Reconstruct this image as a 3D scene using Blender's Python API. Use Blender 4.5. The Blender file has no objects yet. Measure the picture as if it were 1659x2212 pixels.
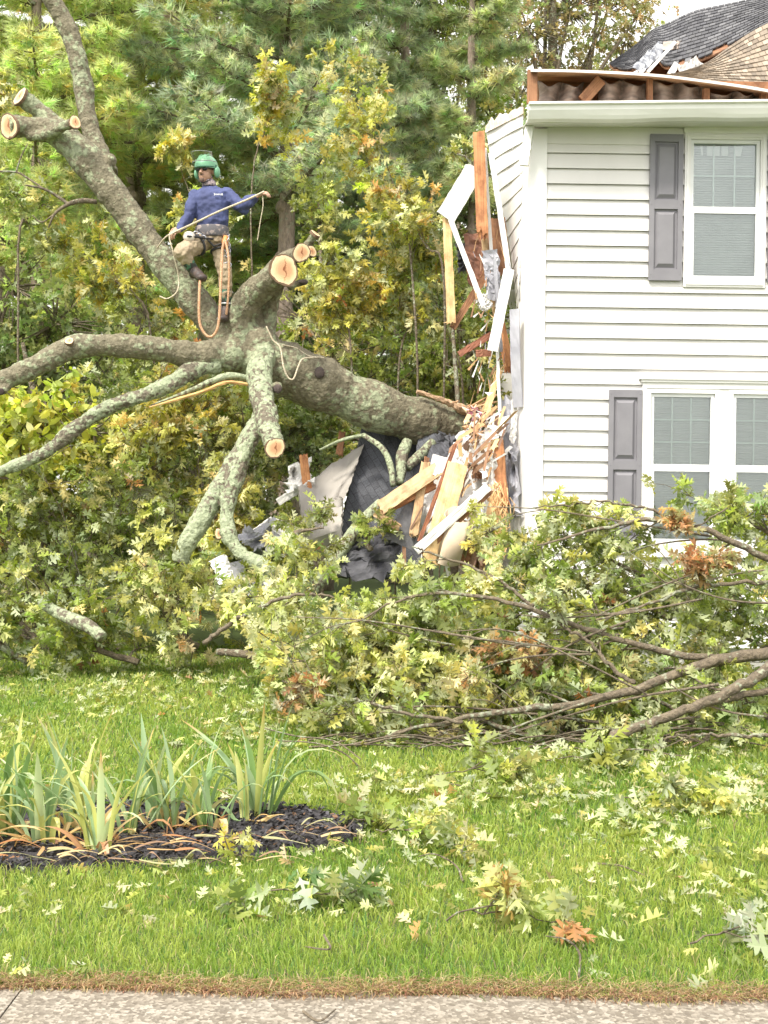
import bpy, bmesh, math
import numpy as np
from mathutils import Vector, Matrix

sc = bpy.context.scene
C = sc.collection
ROLL = math.radians(0.8)
CAMZ = 1.6
FPX = 2592.0

# ---------------------------------------------------------------- camera
cam_d = bpy.data.cameras.new('camera')
cam_d.sensor_fit = 'VERTICAL'
cam_d.sensor_height = 36.0
cam_d.sensor_width = 27.0
cam_d.lens = 36.0 * FPX / 2212.0
cam_d.clip_start = 0.1
cam_d.clip_end = 2000.0
cam = bpy.data.objects.new('camera', cam_d)
C.objects.link(cam)
cam.matrix_world = Matrix.Translation((0, 0, CAMZ)) @ Matrix.Rotation(math.pi / 2, 4, 'X') @ Matrix.Rotation(ROLL, 4, 'Z')
sc.camera = cam

# ---------------------------------------------------------------- world, sun, exposure
SUN_EL, SUN_AZ = math.radians(52), math.radians(215)      # azimuth clockwise from +Y: the sun stands behind the camera, to its left
w = bpy.data.worlds.new('World')
sc.world = w
w.use_nodes = True
wn, wl = w.node_tree.nodes, w.node_tree.links
wn.clear()
wo = wn.new('ShaderNodeOutputWorld')
wb = wn.new('ShaderNodeBackground')
sky = wn.new('ShaderNodeTexSky')
sky.sky_type = 'NISHITA'
sky.sun_disc = False
sky.sun_elevation = SUN_EL
sky.sun_rotation = SUN_AZ
sky.air_density = 1.0
sky.dust_density = 6.0
sky.ozone_density = 1.0
hs = wn.new('ShaderNodeHueSaturation')
hs.inputs['Saturation'].default_value = 0.12          # cloud cover: nearly grey light
mixw = wn.new('ShaderNodeMixRGB')
mixw.inputs[0].default_value = 0.55
mixw.inputs[2].default_value = (11.0, 10.7, 10.2, 1)
wl.new(sky.outputs[0], hs.inputs['Color'])
wl.new(hs.outputs[0], mixw.inputs[1])
wl.new(mixw.outputs[0], wb.inputs[0])
wb.inputs[1].default_value = 0.12
wl.new(wb.outputs[0], wo.inputs[0])

sl = bpy.data.lights.new('sun', 'SUN')
sl.energy = 2.3
sl.angle = math.radians(9)
sl.color = (1.0, 0.93, 0.80)
so = bpy.data.objects.new('sun', sl)
C.objects.link(so)
sd = Vector((math.sin(SUN_AZ) * math.cos(SUN_EL), math.cos(SUN_AZ) * math.cos(SUN_EL), math.sin(SUN_EL)))
so.rotation_euler = (-sd).to_track_quat('-Z', 'Y').to_euler()

sc.view_settings.view_transform = 'Standard'
sc.view_settings.look = 'None'
sc.view_settings.exposure = 1.1
sc.view_settings.gamma = 1.0
sc.render.engine = 'CYCLES'
sc.cycles.max_bounces = 10
sc.cycles.diffuse_bounces = 7
sc.cycles.transmission_bounces = 8
sc.cycles.transparent_max_bounces = 8
sc.cycles.use_denoising = True

# ---------------------------------------------------------------- helpers
CA, SA = math.cos(ROLL), math.sin(ROLL)


def at(dx, dy, Y):
    u, v = dx - 829.5, dy - 1106.0
    u0, v0 = u * CA + v * SA, -u * SA + v * CA
    return np.array([u0 / FPX * Y, Y, CAMZ - v0 / FPX * Y])


def pts(*a, Y=None):
    """pixel path -> (points, radii); items (x, y, Y, r)"""
    P = np.array([at(p[0], p[1], p[2]) for p in a])
    R = np.array([p[3] for p in a])
    return P, R


def ground_at(dx, dy, z=0.0):
    v = dy - 1106.0
    u = dx - 829.5
    v0 = -u * SA + v * CA
    return at(dx, dy, (CAMZ - z) * FPX / v0)


def rs(seed):
    return np.random.default_rng(seed)


def nrm(v):
    v = np.asarray(v, float)
    return v / (np.linalg.norm(v, axis=-1, keepdims=True) + 1e-12)


def smooth_path(P, R, n):
    """Catmull-Rom resample"""
    P, R = np.asarray(P, float), np.asarray(R, float)
    if len(P) == 2:
        t = np.linspace(0, 1, n)[:, None]
        return P[0] * (1 - t) + P[1] * t, R[0] * (1 - t[:, 0]) + R[1] * t[:, 0]
    Q = np.column_stack([P, R])
    Q = np.vstack([2 * Q[0] - Q[1], Q, 2 * Q[-1] - Q[-2]])
    k = len(P) - 1
    out = []
    for s in np.linspace(0, k - 1e-6, n):
        i = int(s); t = s - i
        a, b, c, d = Q[i], Q[i + 1], Q[i + 2], Q[i + 3]
        out.append(0.5 * ((2 * b) + (-a + c) * t + (2 * a - 5 * b + 4 * c - d) * t * t + (-a + 3 * b - 3 * c + d) * t ** 3))
    out = np.array(out)
    return out[:, :3], np.maximum(out[:, 3], 0.0008)


class G:
    """collects geometry that becomes ONE mesh object"""
    def __init__(s):
        s.V, s.T, s.Q, s.Cc, s.n = [], [], [], [], 0

    def add(s, V, T=None, Q=None, col=(1, 1, 1)):
        V = np.asarray(V, float).reshape(-1, 3)
        if T is not None and len(T): s.T.append(np.asarray(T, int).reshape(-1, 3) + s.n)
        if Q is not None and len(Q): s.Q.append(np.asarray(Q, int).reshape(-1, 4) + s.n)
        c = np.asarray(col, float)
        if c.ndim == 1: c = np.tile(c, (len(V), 1))
        s.V.append(V); s.Cc.append(c); s.n += len(V)
        return s

    def tube(s, P, R, n=8, col=(1, 1, 1), ell=1.0, wob=0.0, rng=None, caps=True):
        P = np.asarray(P, float); R = np.asarray(R, float)
        if R.ndim == 0: R = np.full(len(P), float(R))
        m = len(P)
        T = np.gradient(P, axis=0); T = nrm(T)
        ref = np.array([0, 0, 1.0]) if abs(T[0][2]) < 0.9 else np.array([1.0, 0, 0])
        A = nrm(np.cross(T[0], ref)); As = [A]
        for i in range(1, m):
            A = A - T[i] * np.dot(A, T[i]); A = A / (np.linalg.norm(A) + 1e-9); As.append(A)
        A = np.array(As); B = np.cross(T, A)
        th = np.linspace(0, 2 * math.pi, n, endpoint=False)
        rr = R[:, None] * np.ones(n)
        if wob and rng is not None: rr = rr * (1 + wob * (rng.random((m, n)) - .5) * 2)
        V = P[:, None] + (A[:, None] * (np.cos(th) * rr)[..., None]) + (B[:, None] * (np.sin(th) * rr * ell)[..., None])
        V = V.reshape(-1, 3)
        i = np.arange(m - 1)[:, None] * n; j = np.arange(n)[None]; k = (j + 1) % n
        Q = np.stack([i + j, i + k, i + n + k, i + n + j], -1).reshape(-1, 4)
        T3 = []
        if caps:
            V = np.vstack([V, P[0], P[-1]]); a = m * n
            T3 = [[a, (q + 1) % n, q] for q in range(n)] + [[a + 1, (m - 1) * n + q, (m - 1) * n + (q + 1) % n] for q in range(n)]
        return s.add(V, T3, Q, col)

    def box(s, c, sx, sy, sz, col=(1, 1, 1)):
        x, y, z = c
        V = [(x + a * sx / 2, y + b * sy / 2, z + d * sz / 2) for a in (-1, 1) for b in (-1, 1) for d in (-1, 1)]
        Q = [(0, 1, 3, 2), (4, 6, 7, 5), (0, 4, 5, 1), (2, 3, 7, 6), (0, 2, 6, 4), (1, 5, 7, 3)]
        return s.add(V, None, Q, col)

    def bx(s, x0, x1, y0, y1, z0, z1, col=(1, 1, 1)):
        return s.box(((x0 + x1) / 2, (y0 + y1) / 2, (z0 + z1) / 2), x1 - x0, y1 - y0, z1 - z0, col)

    def ball(s, c, r, n=12, m=8, col=(1, 1, 1), R=None):
        c = np.asarray(c, float); r = np.ones(3) * r
        V = []
        for i in range(1, m):
            ph = math.pi * i / m
            for j in range(n):
                th = 2 * math.pi * j / n
                V.append((math.sin(ph) * math.cos(th), math.sin(ph) * math.sin(th), math.cos(ph)))
        V += [(0, 0, 1), (0, 0, -1)]
        V = np.array(V) * r
        if R is not None: V = V @ np.asarray(R).T
        V = V + c
        Q = [(i * n + j, (i + 1) * n + j, (i + 1) * n + (j + 1) % n, i * n + (j + 1) % n) for i in range(m - 2) for j in range(n)]
        a = (m - 1) * n
        T = [(a, j, (j + 1) % n) for j in range(n)] + [(a + 1, (m - 2) * n + (j + 1) % n, (m - 2) * n + j) for j in range(n)]
        return s.add(V, T, Q, col)

    def grid(s, P, thick=0.0, col=(1, 1, 1)):
        """P (a,b,3) sheet, optional thickness along its mean normal"""
        P = np.asarray(P, float); a, b = P.shape[:2]
        i = np.arange(a - 1)[:, None] * b; j = np.arange(b - 1)[None]
        Q = np.stack([i + j, i + j + 1, i + b + j + 1, i + b + j], -1).reshape(-1, 4)
        if not thick: return s.add(P.reshape(-1, 3), None, Q, col)
        nn = nrm(np.cross(P[0, -1] - P[0, 0], P[-1, 0] - P[0, 0]))
        V = np.vstack([P.reshape(-1, 3), P.reshape(-1, 3) + nn * thick]); o = a * b
        Qs = [Q[:, ::-1], Q + o]
        rim = [k for k in range(b)] + [r * b + b - 1 for r in range(1, a)] + [(a - 1) * b + k for k in range(b - 2, -1, -1)] + [r * b for r in range(a - 2, 0, -1)]
        rim = np.array(rim); nx = np.roll(rim, -1)
        Qs.append(np.stack([rim, nx, nx + o, rim + o], -1))
        return s.add(V, None, np.vstack(Qs), col)

    def build(s, name, mat, parent=None, smooth=False):
        me = bpy.data.meshes.new(name)
        V = np.vstack(s.V).astype(np.float32)
        T = np.vstack(s.T) if s.T else np.zeros((0, 3), int)
        Q = np.vstack(s.Q) if s.Q else np.zeros((0, 4), int)
        me.vertices.add(len(V)); me.vertices.foreach_set('co', V.ravel())
        lv = np.concatenate([T.ravel(), Q.ravel()]).astype(np.int32)
        me.loops.add(len(lv)); me.loops.foreach_set('vertex_index', lv)
        st = np.concatenate([np.arange(len(T)) * 3, len(T) * 3 + np.arange(len(Q)) * 4]).astype(np.int32)
        me.polygons.add(len(st)); me.polygons.foreach_set('loop_start', st)
        me.update(calc_edges=True)
        me.validate()
        me.polygons.foreach_set('use_smooth', np.full(len(me.polygons), bool(smooth)))
        c = np.vstack(s.Cc)
        if len(me.vertices) == len(c):
            at_ = me.color_attributes.new('col', 'FLOAT_COLOR', 'POINT')
            at_.data.foreach_set('color', np.column_stack([c, np.ones(len(c))]).astype(np.float32).ravel())
        me.materials.append(mat)
        o = bpy.data.objects.new(name, me)
        C.objects.link(o)
        if parent is not None: o.parent = parent
        return o


def tag(o, label=None, cat=None, group=None, kind=None):
    if label: o['label'] = label
    if cat: o['category'] = cat
    if group: o['group'] = group
    if kind: o['kind'] = kind
    return o


def thing(name, label, cat, group=None):
    """an Empty at the origin of its mesh data: parts carry world coordinates"""
    o = bpy.data.objects.new(name, None)
    o.empty_display_size = 0.1
    C.objects.link(o)
    return tag(o, label, cat, group)


def recentre(root, p):
    """move the Empty to the thing's base, keep the parts where they are"""
    root.location = p
    for ch in root.children:
        ch.location = Vector(ch.location) - Vector(p)


def remesh(o, vox, it=0):
    m = o.modifiers.new('remesh', 'REMESH'); m.mode = 'VOXEL'; m.voxel_size = vox; m.use_smooth_shade = True
    if it:
        k = o.modifiers.new('smooth', 'SMOOTH'); k.factor = 0.5; k.iterations = it
    return o


# ---------------------------------------------------------------- materials
def new_mat(name):
    m = bpy.data.materials.new(name); m.use_nodes = True
    return m, m.node_tree.nodes, m.node_tree.links, m.node_tree.nodes['Principled BSDF']


def ramp(nodes, stops):
    r = nodes.new('ShaderNodeValToRGB')
    while len(r.color_ramp.elements) < len(stops): r.color_ramp.elements.new(0.5)
    for e, (p, c) in zip(r.color_ramp.elements, stops):
        e.position = p; e.color = (*c, 1)
    return r


def M(name, c1, c2=None, scale=8, rough=0.7, bump=0.0, stretch=(1, 1, 1), detail=6, lo=.35, hi=.65, bscale=None, metal=0, spec=None):
    m, n, l, b = new_mat(name)
    b.inputs['Roughness'].default_value = rough
    b.inputs['Metallic'].default_value = metal
    if spec is not None: b.inputs['Specular IOR Level'].default_value = spec
    tc = n.new('ShaderNodeTexCoord'); mp = n.new('ShaderNodeMapping')
    mp.inputs['Scale'].default_value = stretch
    l.new(tc.outputs['Object'], mp.inputs[0])
    nz = n.new('ShaderNodeTexNoise'); nz.inputs['Scale'].default_value = scale; nz.inputs['Detail'].default_value = detail
    l.new(mp.outputs[0], nz.inputs['Vector'])
    r = ramp(n, [(lo, c1), (hi, c2 or tuple(x * .85 for x in c1))])
    l.new(nz.outputs['Fac'], r.inputs[0]); l.new(r.outputs[0], b.inputs['Base Color'])
    if bump:
        bp = n.new('ShaderNodeBump'); bp.inputs['Strength'].default_value = bump; bp.inputs['Distance'].default_value = 0.01
        n2 = n.new('ShaderNodeTexNoise'); n2.inputs['Scale'].default_value = bscale or scale * 3; n2.inputs['Detail'].default_value = 5
        l.new(mp.outputs[0], n2.inputs['Vector'])
        l.new(n2.outputs['Fac'], bp.inputs['Height']); l.new(bp.outputs[0], b.inputs['Normal'])
    return m


def leaf_mat(name, pale=0.5, trans=0.35, rough=0.5, palecol=(0.56, 0.61, 0.42)):
    """leaf with its own colour on top and a paler underside"""
    m, n, l, b = new_mat(name)
    a = n.new('ShaderNodeAttribute'); a.attribute_name = 'col'
    g = n.new('ShaderNodeNewGeometry')
    mu = n.new('ShaderNodeMath'); mu.operation = 'MULTIPLY'; mu.inputs[1].default_value = pale
    l.new(g.outputs['Backfacing'], mu.inputs[0])
    mx = n.new('ShaderNodeMixRGB'); mx.inputs[2].default_value = (*palecol, 1)
    l.new(mu.outputs[0], mx.inputs[0]); l.new(a.outputs['Color'], mx.inputs[1])
    l.new(mx.outputs[0], b.inputs['Base Color'])
    b.inputs['Roughness'].default_value = rough
    tr = n.new('ShaderNodeBsdfTranslucent')
    hs_ = n.new('ShaderNodeHueSaturation'); hs_.inputs['Value'].default_value = 1.5; hs_.inputs['Saturation'].default_value = 1.1
    l.new(a.outputs['Color'], hs_.inputs['Color']); l.new(hs_.outputs[0], tr.inputs[0])
    ms = n.new('ShaderNodeMixShader'); ms.inputs[0].default_value = trans
    l.new(b.outputs[0], ms.inputs[1]); l.new(tr.outputs[0], ms.inputs[2])
    l.new(ms.outputs[0], n['Material Output'].inputs[0])
    return m


def bark_mat(name, base, dark, lichen, amount=0.5, lscale=9, stretch=1.0):
    m, n, l, b = new_mat(name)
    tc = n.new('ShaderNodeTexCoord')
    nz = n.new('ShaderNodeTexNoise'); nz.inputs['Scale'].default_value = 22; nz.inputs['Detail'].default_value = 8; nz.inputs['Roughness'].default_value = .7
    mp = n.new('ShaderNodeMapping'); mp.inputs['Scale'].default_value = (1, 1, stretch)
    l.new(tc.outputs['Object'], mp.inputs[0]); l.new(mp.outputs[0], nz.inputs['Vector'])
    r = ramp(n, [(.32, dark), (.62, base)])
    l.new(nz.outputs['Fac'], r.inputs[0])
    # lichen: crusty rounded patches, denser on the upper sides where the rain runs
    vo = n.new('ShaderNodeTexVoronoi'); vo.inputs['Scale'].default_value = lscale * 2.2
    n3 = n.new('ShaderNodeTexNoise'); n3.inputs['Scale'].default_value = lscale; n3.inputs['Detail'].default_value = 9; n3.inputs['Roughness'].default_value = .68
    n4 = n.new('ShaderNodeTexNoise'); n4.inputs['Scale'].default_value = 1.4; n4.inputs['Detail'].default_value = 2
    l.new(tc.outputs['Object'], vo.inputs['Vector']); l.new(tc.outputs['Object'], n3.inputs['Vector']); l.new(tc.outputs['Object'], n4.inputs['Vector'])
    ad = n.new('ShaderNodeMath'); ad.operation = 'ADD'; l.new(n3.outputs['Fac'], ad.inputs[0])
    m2 = n.new('ShaderNodeMath'); m2.operation = 'MULTIPLY_ADD'; m2.inputs[1].default_value = .55; m2.inputs[2].default_value = -.27
    l.new(n4.outputs['Fac'], m2.inputs[0]); l.new(m2.outputs[0], ad.inputs[1])
    m3 = n.new('ShaderNodeMath'); m3.operation = 'MULTIPLY_ADD'; m3.inputs[1].default_value = -.25; m3.inputs[2].default_value = .1
    l.new(vo.outputs['Distance'], m3.inputs[0])
    ad2 = n.new('ShaderNodeMath'); ad2.operation = 'ADD'; l.new(ad.outputs[0], ad2.inputs[0]); l.new(m3.outputs[0], ad2.inputs[1])
    r2 = ramp(n, [(.62 - amount * .3, (0, 0, 0)), (.70 - amount * .3, (1, 1, 1))])
    l.new(ad2.outputs[0], r2.inputs[0])
    mx = n.new('ShaderNodeMixRGB'); l.new(r2.outputs[0], mx.inputs[0]); l.new(r.outputs[0], mx.inputs[1])
    r3 = ramp(n, [(.3, tuple(x * .55 for x in lichen)), (.65, lichen)])
    nl = n.new('ShaderNodeTexNoise'); nl.inputs['Scale'].default_value = 30; nl.inputs['Detail'].default_value = 4
    l.new(tc.outputs['Object'], nl.inputs['Vector']); l.new(nl.outputs['Fac'], r3.inputs[0])
    l.new(r3.outputs[0], mx.inputs[2]); l.new(mx.outputs[0], b.inputs['Base Color'])
    b.inputs['Roughness'].default_value = .9
    bp = n.new('ShaderNodeBump'); bp.inputs['Strength'].default_value = 1.0; bp.inputs['Distance'].default_value = .022
    vb = n.new('ShaderNodeTexNoise'); vb.inputs['Scale'].default_value = 38; vb.inputs['Detail'].default_value = 6
    l.new(mp.outputs[0], vb.inputs['Vector'])
    sm = n.new('ShaderNodeMath'); sm.operation = 'ADD'; l.new(vb.outputs['Fac'], sm.inputs[0]); l.new(ad2.outputs[0], sm.inputs[1])
    l.new(sm.outputs[0], bp.inputs['Height']); l.new(bp.outputs[0], b.inputs['Normal'])
    return m


def endgrain_mat():
    """sawn end: pale sapwood ring, pinkish heart, fine rings, a split. Uses the disc's own local coordinates."""
    m, n, l, b = new_mat('sawn_end_grain')
    a = n.new('ShaderNodeAttribute'); a.attribute_name = 'col'     # r = distance from the pith, g/b = position
    sp = n.new('ShaderNodeSeparateXYZ'); l.new(a.outputs['Vector'], sp.inputs[0])
    nz = n.new('ShaderNodeTexNoise'); nz.inputs['Scale'].default_value = 5; l.new(a.outputs['Vector'], nz.inputs['Vector'])
    ad = n.new('ShaderNodeMath'); ad.operation = 'MULTIPLY_ADD'; ad.inputs[1].default_value = .22; l.new(nz.outputs['Fac'], ad.inputs[0]); l.new(sp.outputs[0], ad.inputs[2])
    r = ramp(n, [(.12, (.52, .27, .14)), (.55, (.60, .34, .19)), (.72, (.72, .48, .27)), (.92, (.76, .58, .36)), (1.0, (.16, .10, .06))])
    r.color_ramp.elements.new(.985).color = (.85, .66, .42, 1)
    l.new(ad.outputs[0], r.inputs[0])
    sn = n.new('ShaderNodeMath'); sn.operation = 'SINE'
    mm = n.new('ShaderNodeMath'); mm.operation = 'MULTIPLY'; mm.inputs[1].default_value = 85; l.new(ad.outputs[0], mm.inputs[0]); l.new(mm.outputs[0], sn.inputs[0])
    mr = n.new('ShaderNodeMath'); mr.operation = 'MULTIPLY_ADD'; mr.inputs[1].default_value = .09; mr.inputs[2].default_value = .92; l.new(sn.outputs[0], mr.inputs[0])
    mx = n.new('ShaderNodeMixRGB'); mx.blend_type = 'MULTIPLY'; mx.inputs[0].default_value = 1
    l.new(r.outputs[0], mx.inputs[1]); l.new(mr.outputs[0], mx.inputs[2])
    ck = n.new('ShaderNodeMath'); ck.operation = 'MULTIPLY_ADD'; ck.inputs[1].default_value = .22; ck.inputs[2].default_value = -.11; l.new(nz.outputs['Fac'], ck.inputs[0])
    c2 = n.new('ShaderNodeMath'); c2.operation = 'SUBTRACT'; l.new(sp.outputs[1], c2.inputs[0]); c2.inputs[1].default_value = .5
    c3 = n.new('ShaderNodeMath'); c3.operation = 'ADD'; l.new(c2.outputs[0], c3.inputs[0]); l.new(ck.outputs[0], c3.inputs[1])
    c4 = n.new('ShaderNodeMath'); c4.operation = 'ABSOLUTE'; l.new(c3.outputs[0], c4.inputs[0])
    c5 = n.new('ShaderNodeMath'); c5.operation = 'MULTIPLY_ADD'; c5.inputs[1].default_value = .045; l.new(sp.outputs[0], c5.inputs[0]); l.new(c4.outputs[0], c5.inputs[2])
    rc = ramp(n, [(.022, (.45, .30, .22)), (.05, (1, 1, 1))]); l.new(c5.outputs[0], rc.inputs[0])
    m5 = n.new('ShaderNodeMixRGB'); m5.blend_type = 'MULTIPLY'; m5.inputs[0].default_value = 1
    l.new(mx.outputs[0], m5.inputs[1]); l.new(rc.outputs[0], m5.inputs[2])
    l.new(m5.outputs[0], b.inputs['Base Color']); b.inputs['Roughness'].default_value = .8
    return m


def wood_mat(name, c1, c2, axis_scale=(3, 3, 30), rough=.75, knots=True):
    """timber in the board's own coordinates (long axis x)"""
    m, n, l, b = new_mat(name)
    tc = n.new('ShaderNodeTexCoord'); mp = n.new('ShaderNodeMapping'); mp.inputs['Scale'].default_value = (1.6, 40, 40)
    l.new(tc.outputs['Object'], mp.inputs[0])
    nz = n.new('ShaderNodeTexNoise'); nz.inputs['Scale'].default_value = 1.6; nz.inputs['Detail'].default_value = 7; nz.inputs['Roughness'].default_value = .6
    l.new(mp.outputs[0], nz.inputs['Vector'])
    r = ramp(n, [(.35, c2), (.62, c1)]); l.new(nz.outputs['Fac'], r.inputs[0])
    vo = n.new('ShaderNodeTexVoronoi'); vo.inputs['Scale'].default_value = 5.5; l.new(tc.outputs['Object'], vo.inputs['Vector'])
    rk = ramp(n, [(.06, (.28, .16, .10)), (.11, (1, 1, 1))]); l.new(vo.outputs['Distance'], rk.inputs[0])
    mx = n.new('ShaderNodeMixRGB'); mx.blend_type = 'MULTIPLY'; mx.inputs[0].default_value = .8 if knots else 0
    l.new(r.outputs[0], mx.inputs[1]); l.new(rk.outputs[0], mx.inputs[2])
    nd = n.new('ShaderNodeTexNoise'); nd.inputs['Scale'].default_value = 6; nd.inputs['Detail'].default_value = 8; nd.inputs['Roughness'].default_value = .7; l.new(tc.outputs['Object'], nd.inputs['Vector'])
    rd = ramp(n, [(.34, (.52, .46, .42)), (.56, (1, 1, 1))]); l.new(nd.outputs['Fac'], rd.inputs[0])
    md = n.new('ShaderNodeMixRGB'); md.blend_type = 'MULTIPLY'; md.inputs[0].default_value = 1
    l.new(mx.outputs[0], md.inputs[1]); l.new(rd.outputs[0], md.inputs[2]); l.new(md.outputs[0], b.inputs['Base Color'])
    b.inputs['Roughness'].default_value = rough
    bp = n.new('ShaderNodeBump'); bp.inputs['Strength'].default_value = .4; bp.inputs['Distance'].default_value = .004
    l.new(nz.outputs['Fac'], bp.inputs['Height']); l.new(bp.outputs[0], b.inputs['Normal'])
    return m


def colmat(name, rough=.8, bump=0, scale=40, vary=.25):
    """colour straight from the mesh's own colour attribute, broken up by noise"""
    m, n, l, b = new_mat(name)
    a = n.new('ShaderNodeAttribute'); a.attribute_name = 'col'
    tc = n.new('ShaderNodeTexCoord'); nz = n.new('ShaderNodeTexNoise'); nz.inputs['Scale'].default_value = scale; nz.inputs['Detail'].default_value = 5
    l.new(tc.outputs['Object'], nz.inputs['Vector'])
    r = ramp(n, [(.3, (1 - vary,) * 3), (.7, (1 + 0 * vary,) * 3)]); l.new(nz.outputs['Fac'], r.inputs[0])
    mx = n.new('ShaderNodeMixRGB'); mx.blend_type = 'MULTIPLY'; mx.inputs[0].default_value = 1
    l.new(a.outputs['Color'], mx.inputs[1]); l.new(r.outputs[0], mx.inputs[2]); l.new(mx.outputs[0], b.inputs['Base Color'])
    b.inputs['Roughness'].default_value = rough
    if bump:
        bp = n.new('ShaderNodeBump'); bp.inputs['Strength'].default_value = bump; bp.inputs['Distance'].default_value = .01
        l.new(nz.outputs['Fac'], bp.inputs['Height']); l.new(bp.outputs[0], b.inputs['Normal'])
    return m


LEAF = leaf_mat('oak_leaf', pale=.6)
LEAFBG = leaf_mat('background_leaf', pale=.25, trans=.4)
NEEDLE = leaf_mat('pine_needle', pale=0, trans=.55, rough=.6)
GRASSM = leaf_mat('grass_blade', pale=0, trans=.4, rough=.55)
IRISM = leaf_mat('iris_blade', pale=0, trans=.25, rough=.45)
TWIG = bark_mat('twig_bark', (.20, .16, .11), (.07, .055, .04), (.34, .36, .26), .25, 14)
BARK = bark_mat('oak_bark', (.225, .20, .135), (.09, .078, .05), (.34, .375, .24), .45, 8)
BARKL = bark_mat('lichen_bark', (.22, .19, .14), (.07, .058, .042), (.38, .43, .28), .78, 11)
BARKP = bark_mat('pine_bark', (.38, .30, .25), (.15, .115, .095), (.36, .34, .27), .15, 5, .3)
ENDG = endgrain_mat()
W_YEL = wood_mat('fresh_pine_timber', (.80, .58, .30), (.66, .42, .20))
W_ORG = wood_mat('orange_split_timber', (.62, .30, .13), (.40, .16, .07))
W_BRN = wood_mat('old_brown_timber', (.36, .18, .09), (.22, .10, .05))
W_TAN = wood_mat('tan_sheathing', (.55, .39, .22), (.42, .27, .14), knots=False)
WHITE = M('white_vinyl', (.73, .715, .70), (.63, .615, .60), 1.3, .5, .12, stretch=(1.6, 1.6, .5), lo=.3, hi=.75, bscale=30)
WTRIM = M('white_trim', (.76, .75, .74), (.69, .68, .67), 2, .4)
DRYW = M('drywall', (.74, .73, .71), (.62, .61, .60), 5, .9, .2)
WRAP = M('grey_house_wrap', (.40, .40, .44), (.28, .28, .32), 4, .6, .5, bscale=9)
GREYP = M('beige_panel', (.36, .335, .31), (.29, .27, .245), 3, .8, .1)
INSU = M('dusty_insulation', (.36, .28, .235), (.19, .15, .125), 4, .95, .4, stretch=(1, 1, 5), bscale=24)
SHUT = M('grey_shutter_paint', (.200, .195, .215), (.175, .170, .190), 5, .5, .05)

# ---------------------------------------------------------------- leaf templates (length 1 along y, face up z)
def _oak(var=0):
    """deeply cut oak leaf: a narrow blade along the midrib with bristly lobes"""
    side = [(.015, 0), (.05, .10), (.045, .20), (.04, .33), (.055, .42), (.04, .56), (.055, .64), (.035, .78), (.045, .86)]
    lobes = [(1, 2, [(.20, .20), (.17, .27)]), (3, 5, [(.30, .40), (.37, .52), (.23, .55)]), (5, 7, [(.22, .70), (.28, .82), (.15, .80)]), (7, 8, [(.13, .93)])]
    V = [(0, .02), (0, .2), (0, .45), (0, .65), (0, .82), (0, 1.0)]
    mid = [0, 0, 1, 1, 2, 2, 3, 4, 4]
    T = []
    for sgn in (1, -1):
        o = len(V); V += [(sgn * x, y + (.025 if sgn < 0 else 0)) for x, y in side]
        F = []
        for k in range(8):
            F.append((mid[k], o + k, o + k + 1))
            if mid[k] != mid[k + 1]: F.append((mid[k], o + k + 1, mid[k + 1]))
        F.append((4, o + 8, 5))
        for a, b_, tips in lobes:
            t0 = len(V); V += [(sgn * x, y + (.025 if sgn < 0 else 0)) for x, y in tips]
            if len(tips) == 1: F.append((o + a, t0, o + b_))
            elif len(tips) == 2: F += [(o + a, t0, t0 + 1), (o + a, t0 + 1, o + b_)]
            else: F += [(o + a, t0, o + a + 1), (o + a + 1, t0, t0 + 1), (o + a + 1, t0 + 1, t0 + 2), (o + a + 1, t0 + 2, o + b_)]
        T += F if sgn > 0 else [f[::-1] for f in F]
    k = len(V); V += [(-.010, -.2), (.010, -.2)]; T += [(k, k + 1, 0)]
    V = np.array(V)
    if var == 0: z = -.22 * np.abs(V[:, 0]) - .18 * V[:, 1] ** 2
    elif var == 1: z = .75 * np.abs(V[:, 0]) - .10 * V[:, 1] + .12 * np.sin(V[:, 1] * 7) * V[:, 0]
    else: z = -1.0 * V[:, 0] ** 2 * 2 - .45 * V[:, 1] ** 2 + .25 * V[:, 0] * np.sin(V[:, 1] * 9)
    V = V.copy()
    if var: V[:, 0] *= .82
    return np.column_stack([V, z]), np.array(T)


def _star():
    V = [(0, 0), (.24, .26), (.045, .36), (.27, .68), (.05, .70), (0, 1.05), (-.05, .70), (-.27, .68), (-.045, .36), (-.24, .26)]
    T = [(0, 1, 2), (0, 2, 8), (0, 8, 9), (2, 3, 4), (2, 4, 6), (2, 6, 8), (8, 6, 7), (4, 5, 6)]
    V = np.array(V); return np.column_stack([V, -.15 * V[:, 1] ** 2 - .15 * abs(V[:, 0])]), np.array(T)


def _oval():
    V = [(0, 0), (.22, .3), (.2, .7), (0, 1), (-.2, .7), (-.22, .3)]
    T = [(0, 1, 5), (1, 2, 4), (1, 4, 5), (2, 3, 4)]
    V = np.array(V); return np.column_stack([V, -.2 * V[:, 1] ** 2]), np.array(T)


OAK, STAR, OVAL = [_oak(0), _oak(1), _oak(2)], [_star()], [_oval()]


def place(g, tmpl, P, D, N, S, Cc):
    if isinstance(tmpl, list):
        for q in range(len(tmpl)): place(g, tmpl[q], P[q::len(tmpl)], D[q::len(tmpl)], N[q::len(tmpl)], S[q::len(tmpl)], Cc[q::len(tmpl)])
        return
    if not len(P): return
    V0, T0 = tmpl
    D = nrm(D); X = nrm(np.cross(D, N)); N = np.cross(X, D)
    k = len(P)
    if k == 0: return
    V = P[:, None] + S[:, None, None] * (X[:, None] * V0[None, :, 0:1] + D[:, None] * V0[None, :, 1:2] + N[:, None] * V0[None, :, 2:3])
    T = (T0[None] + np.arange(k)[:, None, None] * len(V0)).reshape(-1, 3)
    g.add(V.reshape(-1, 3), T, None, np.repeat(Cc, len(V0), axis=0))


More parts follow.
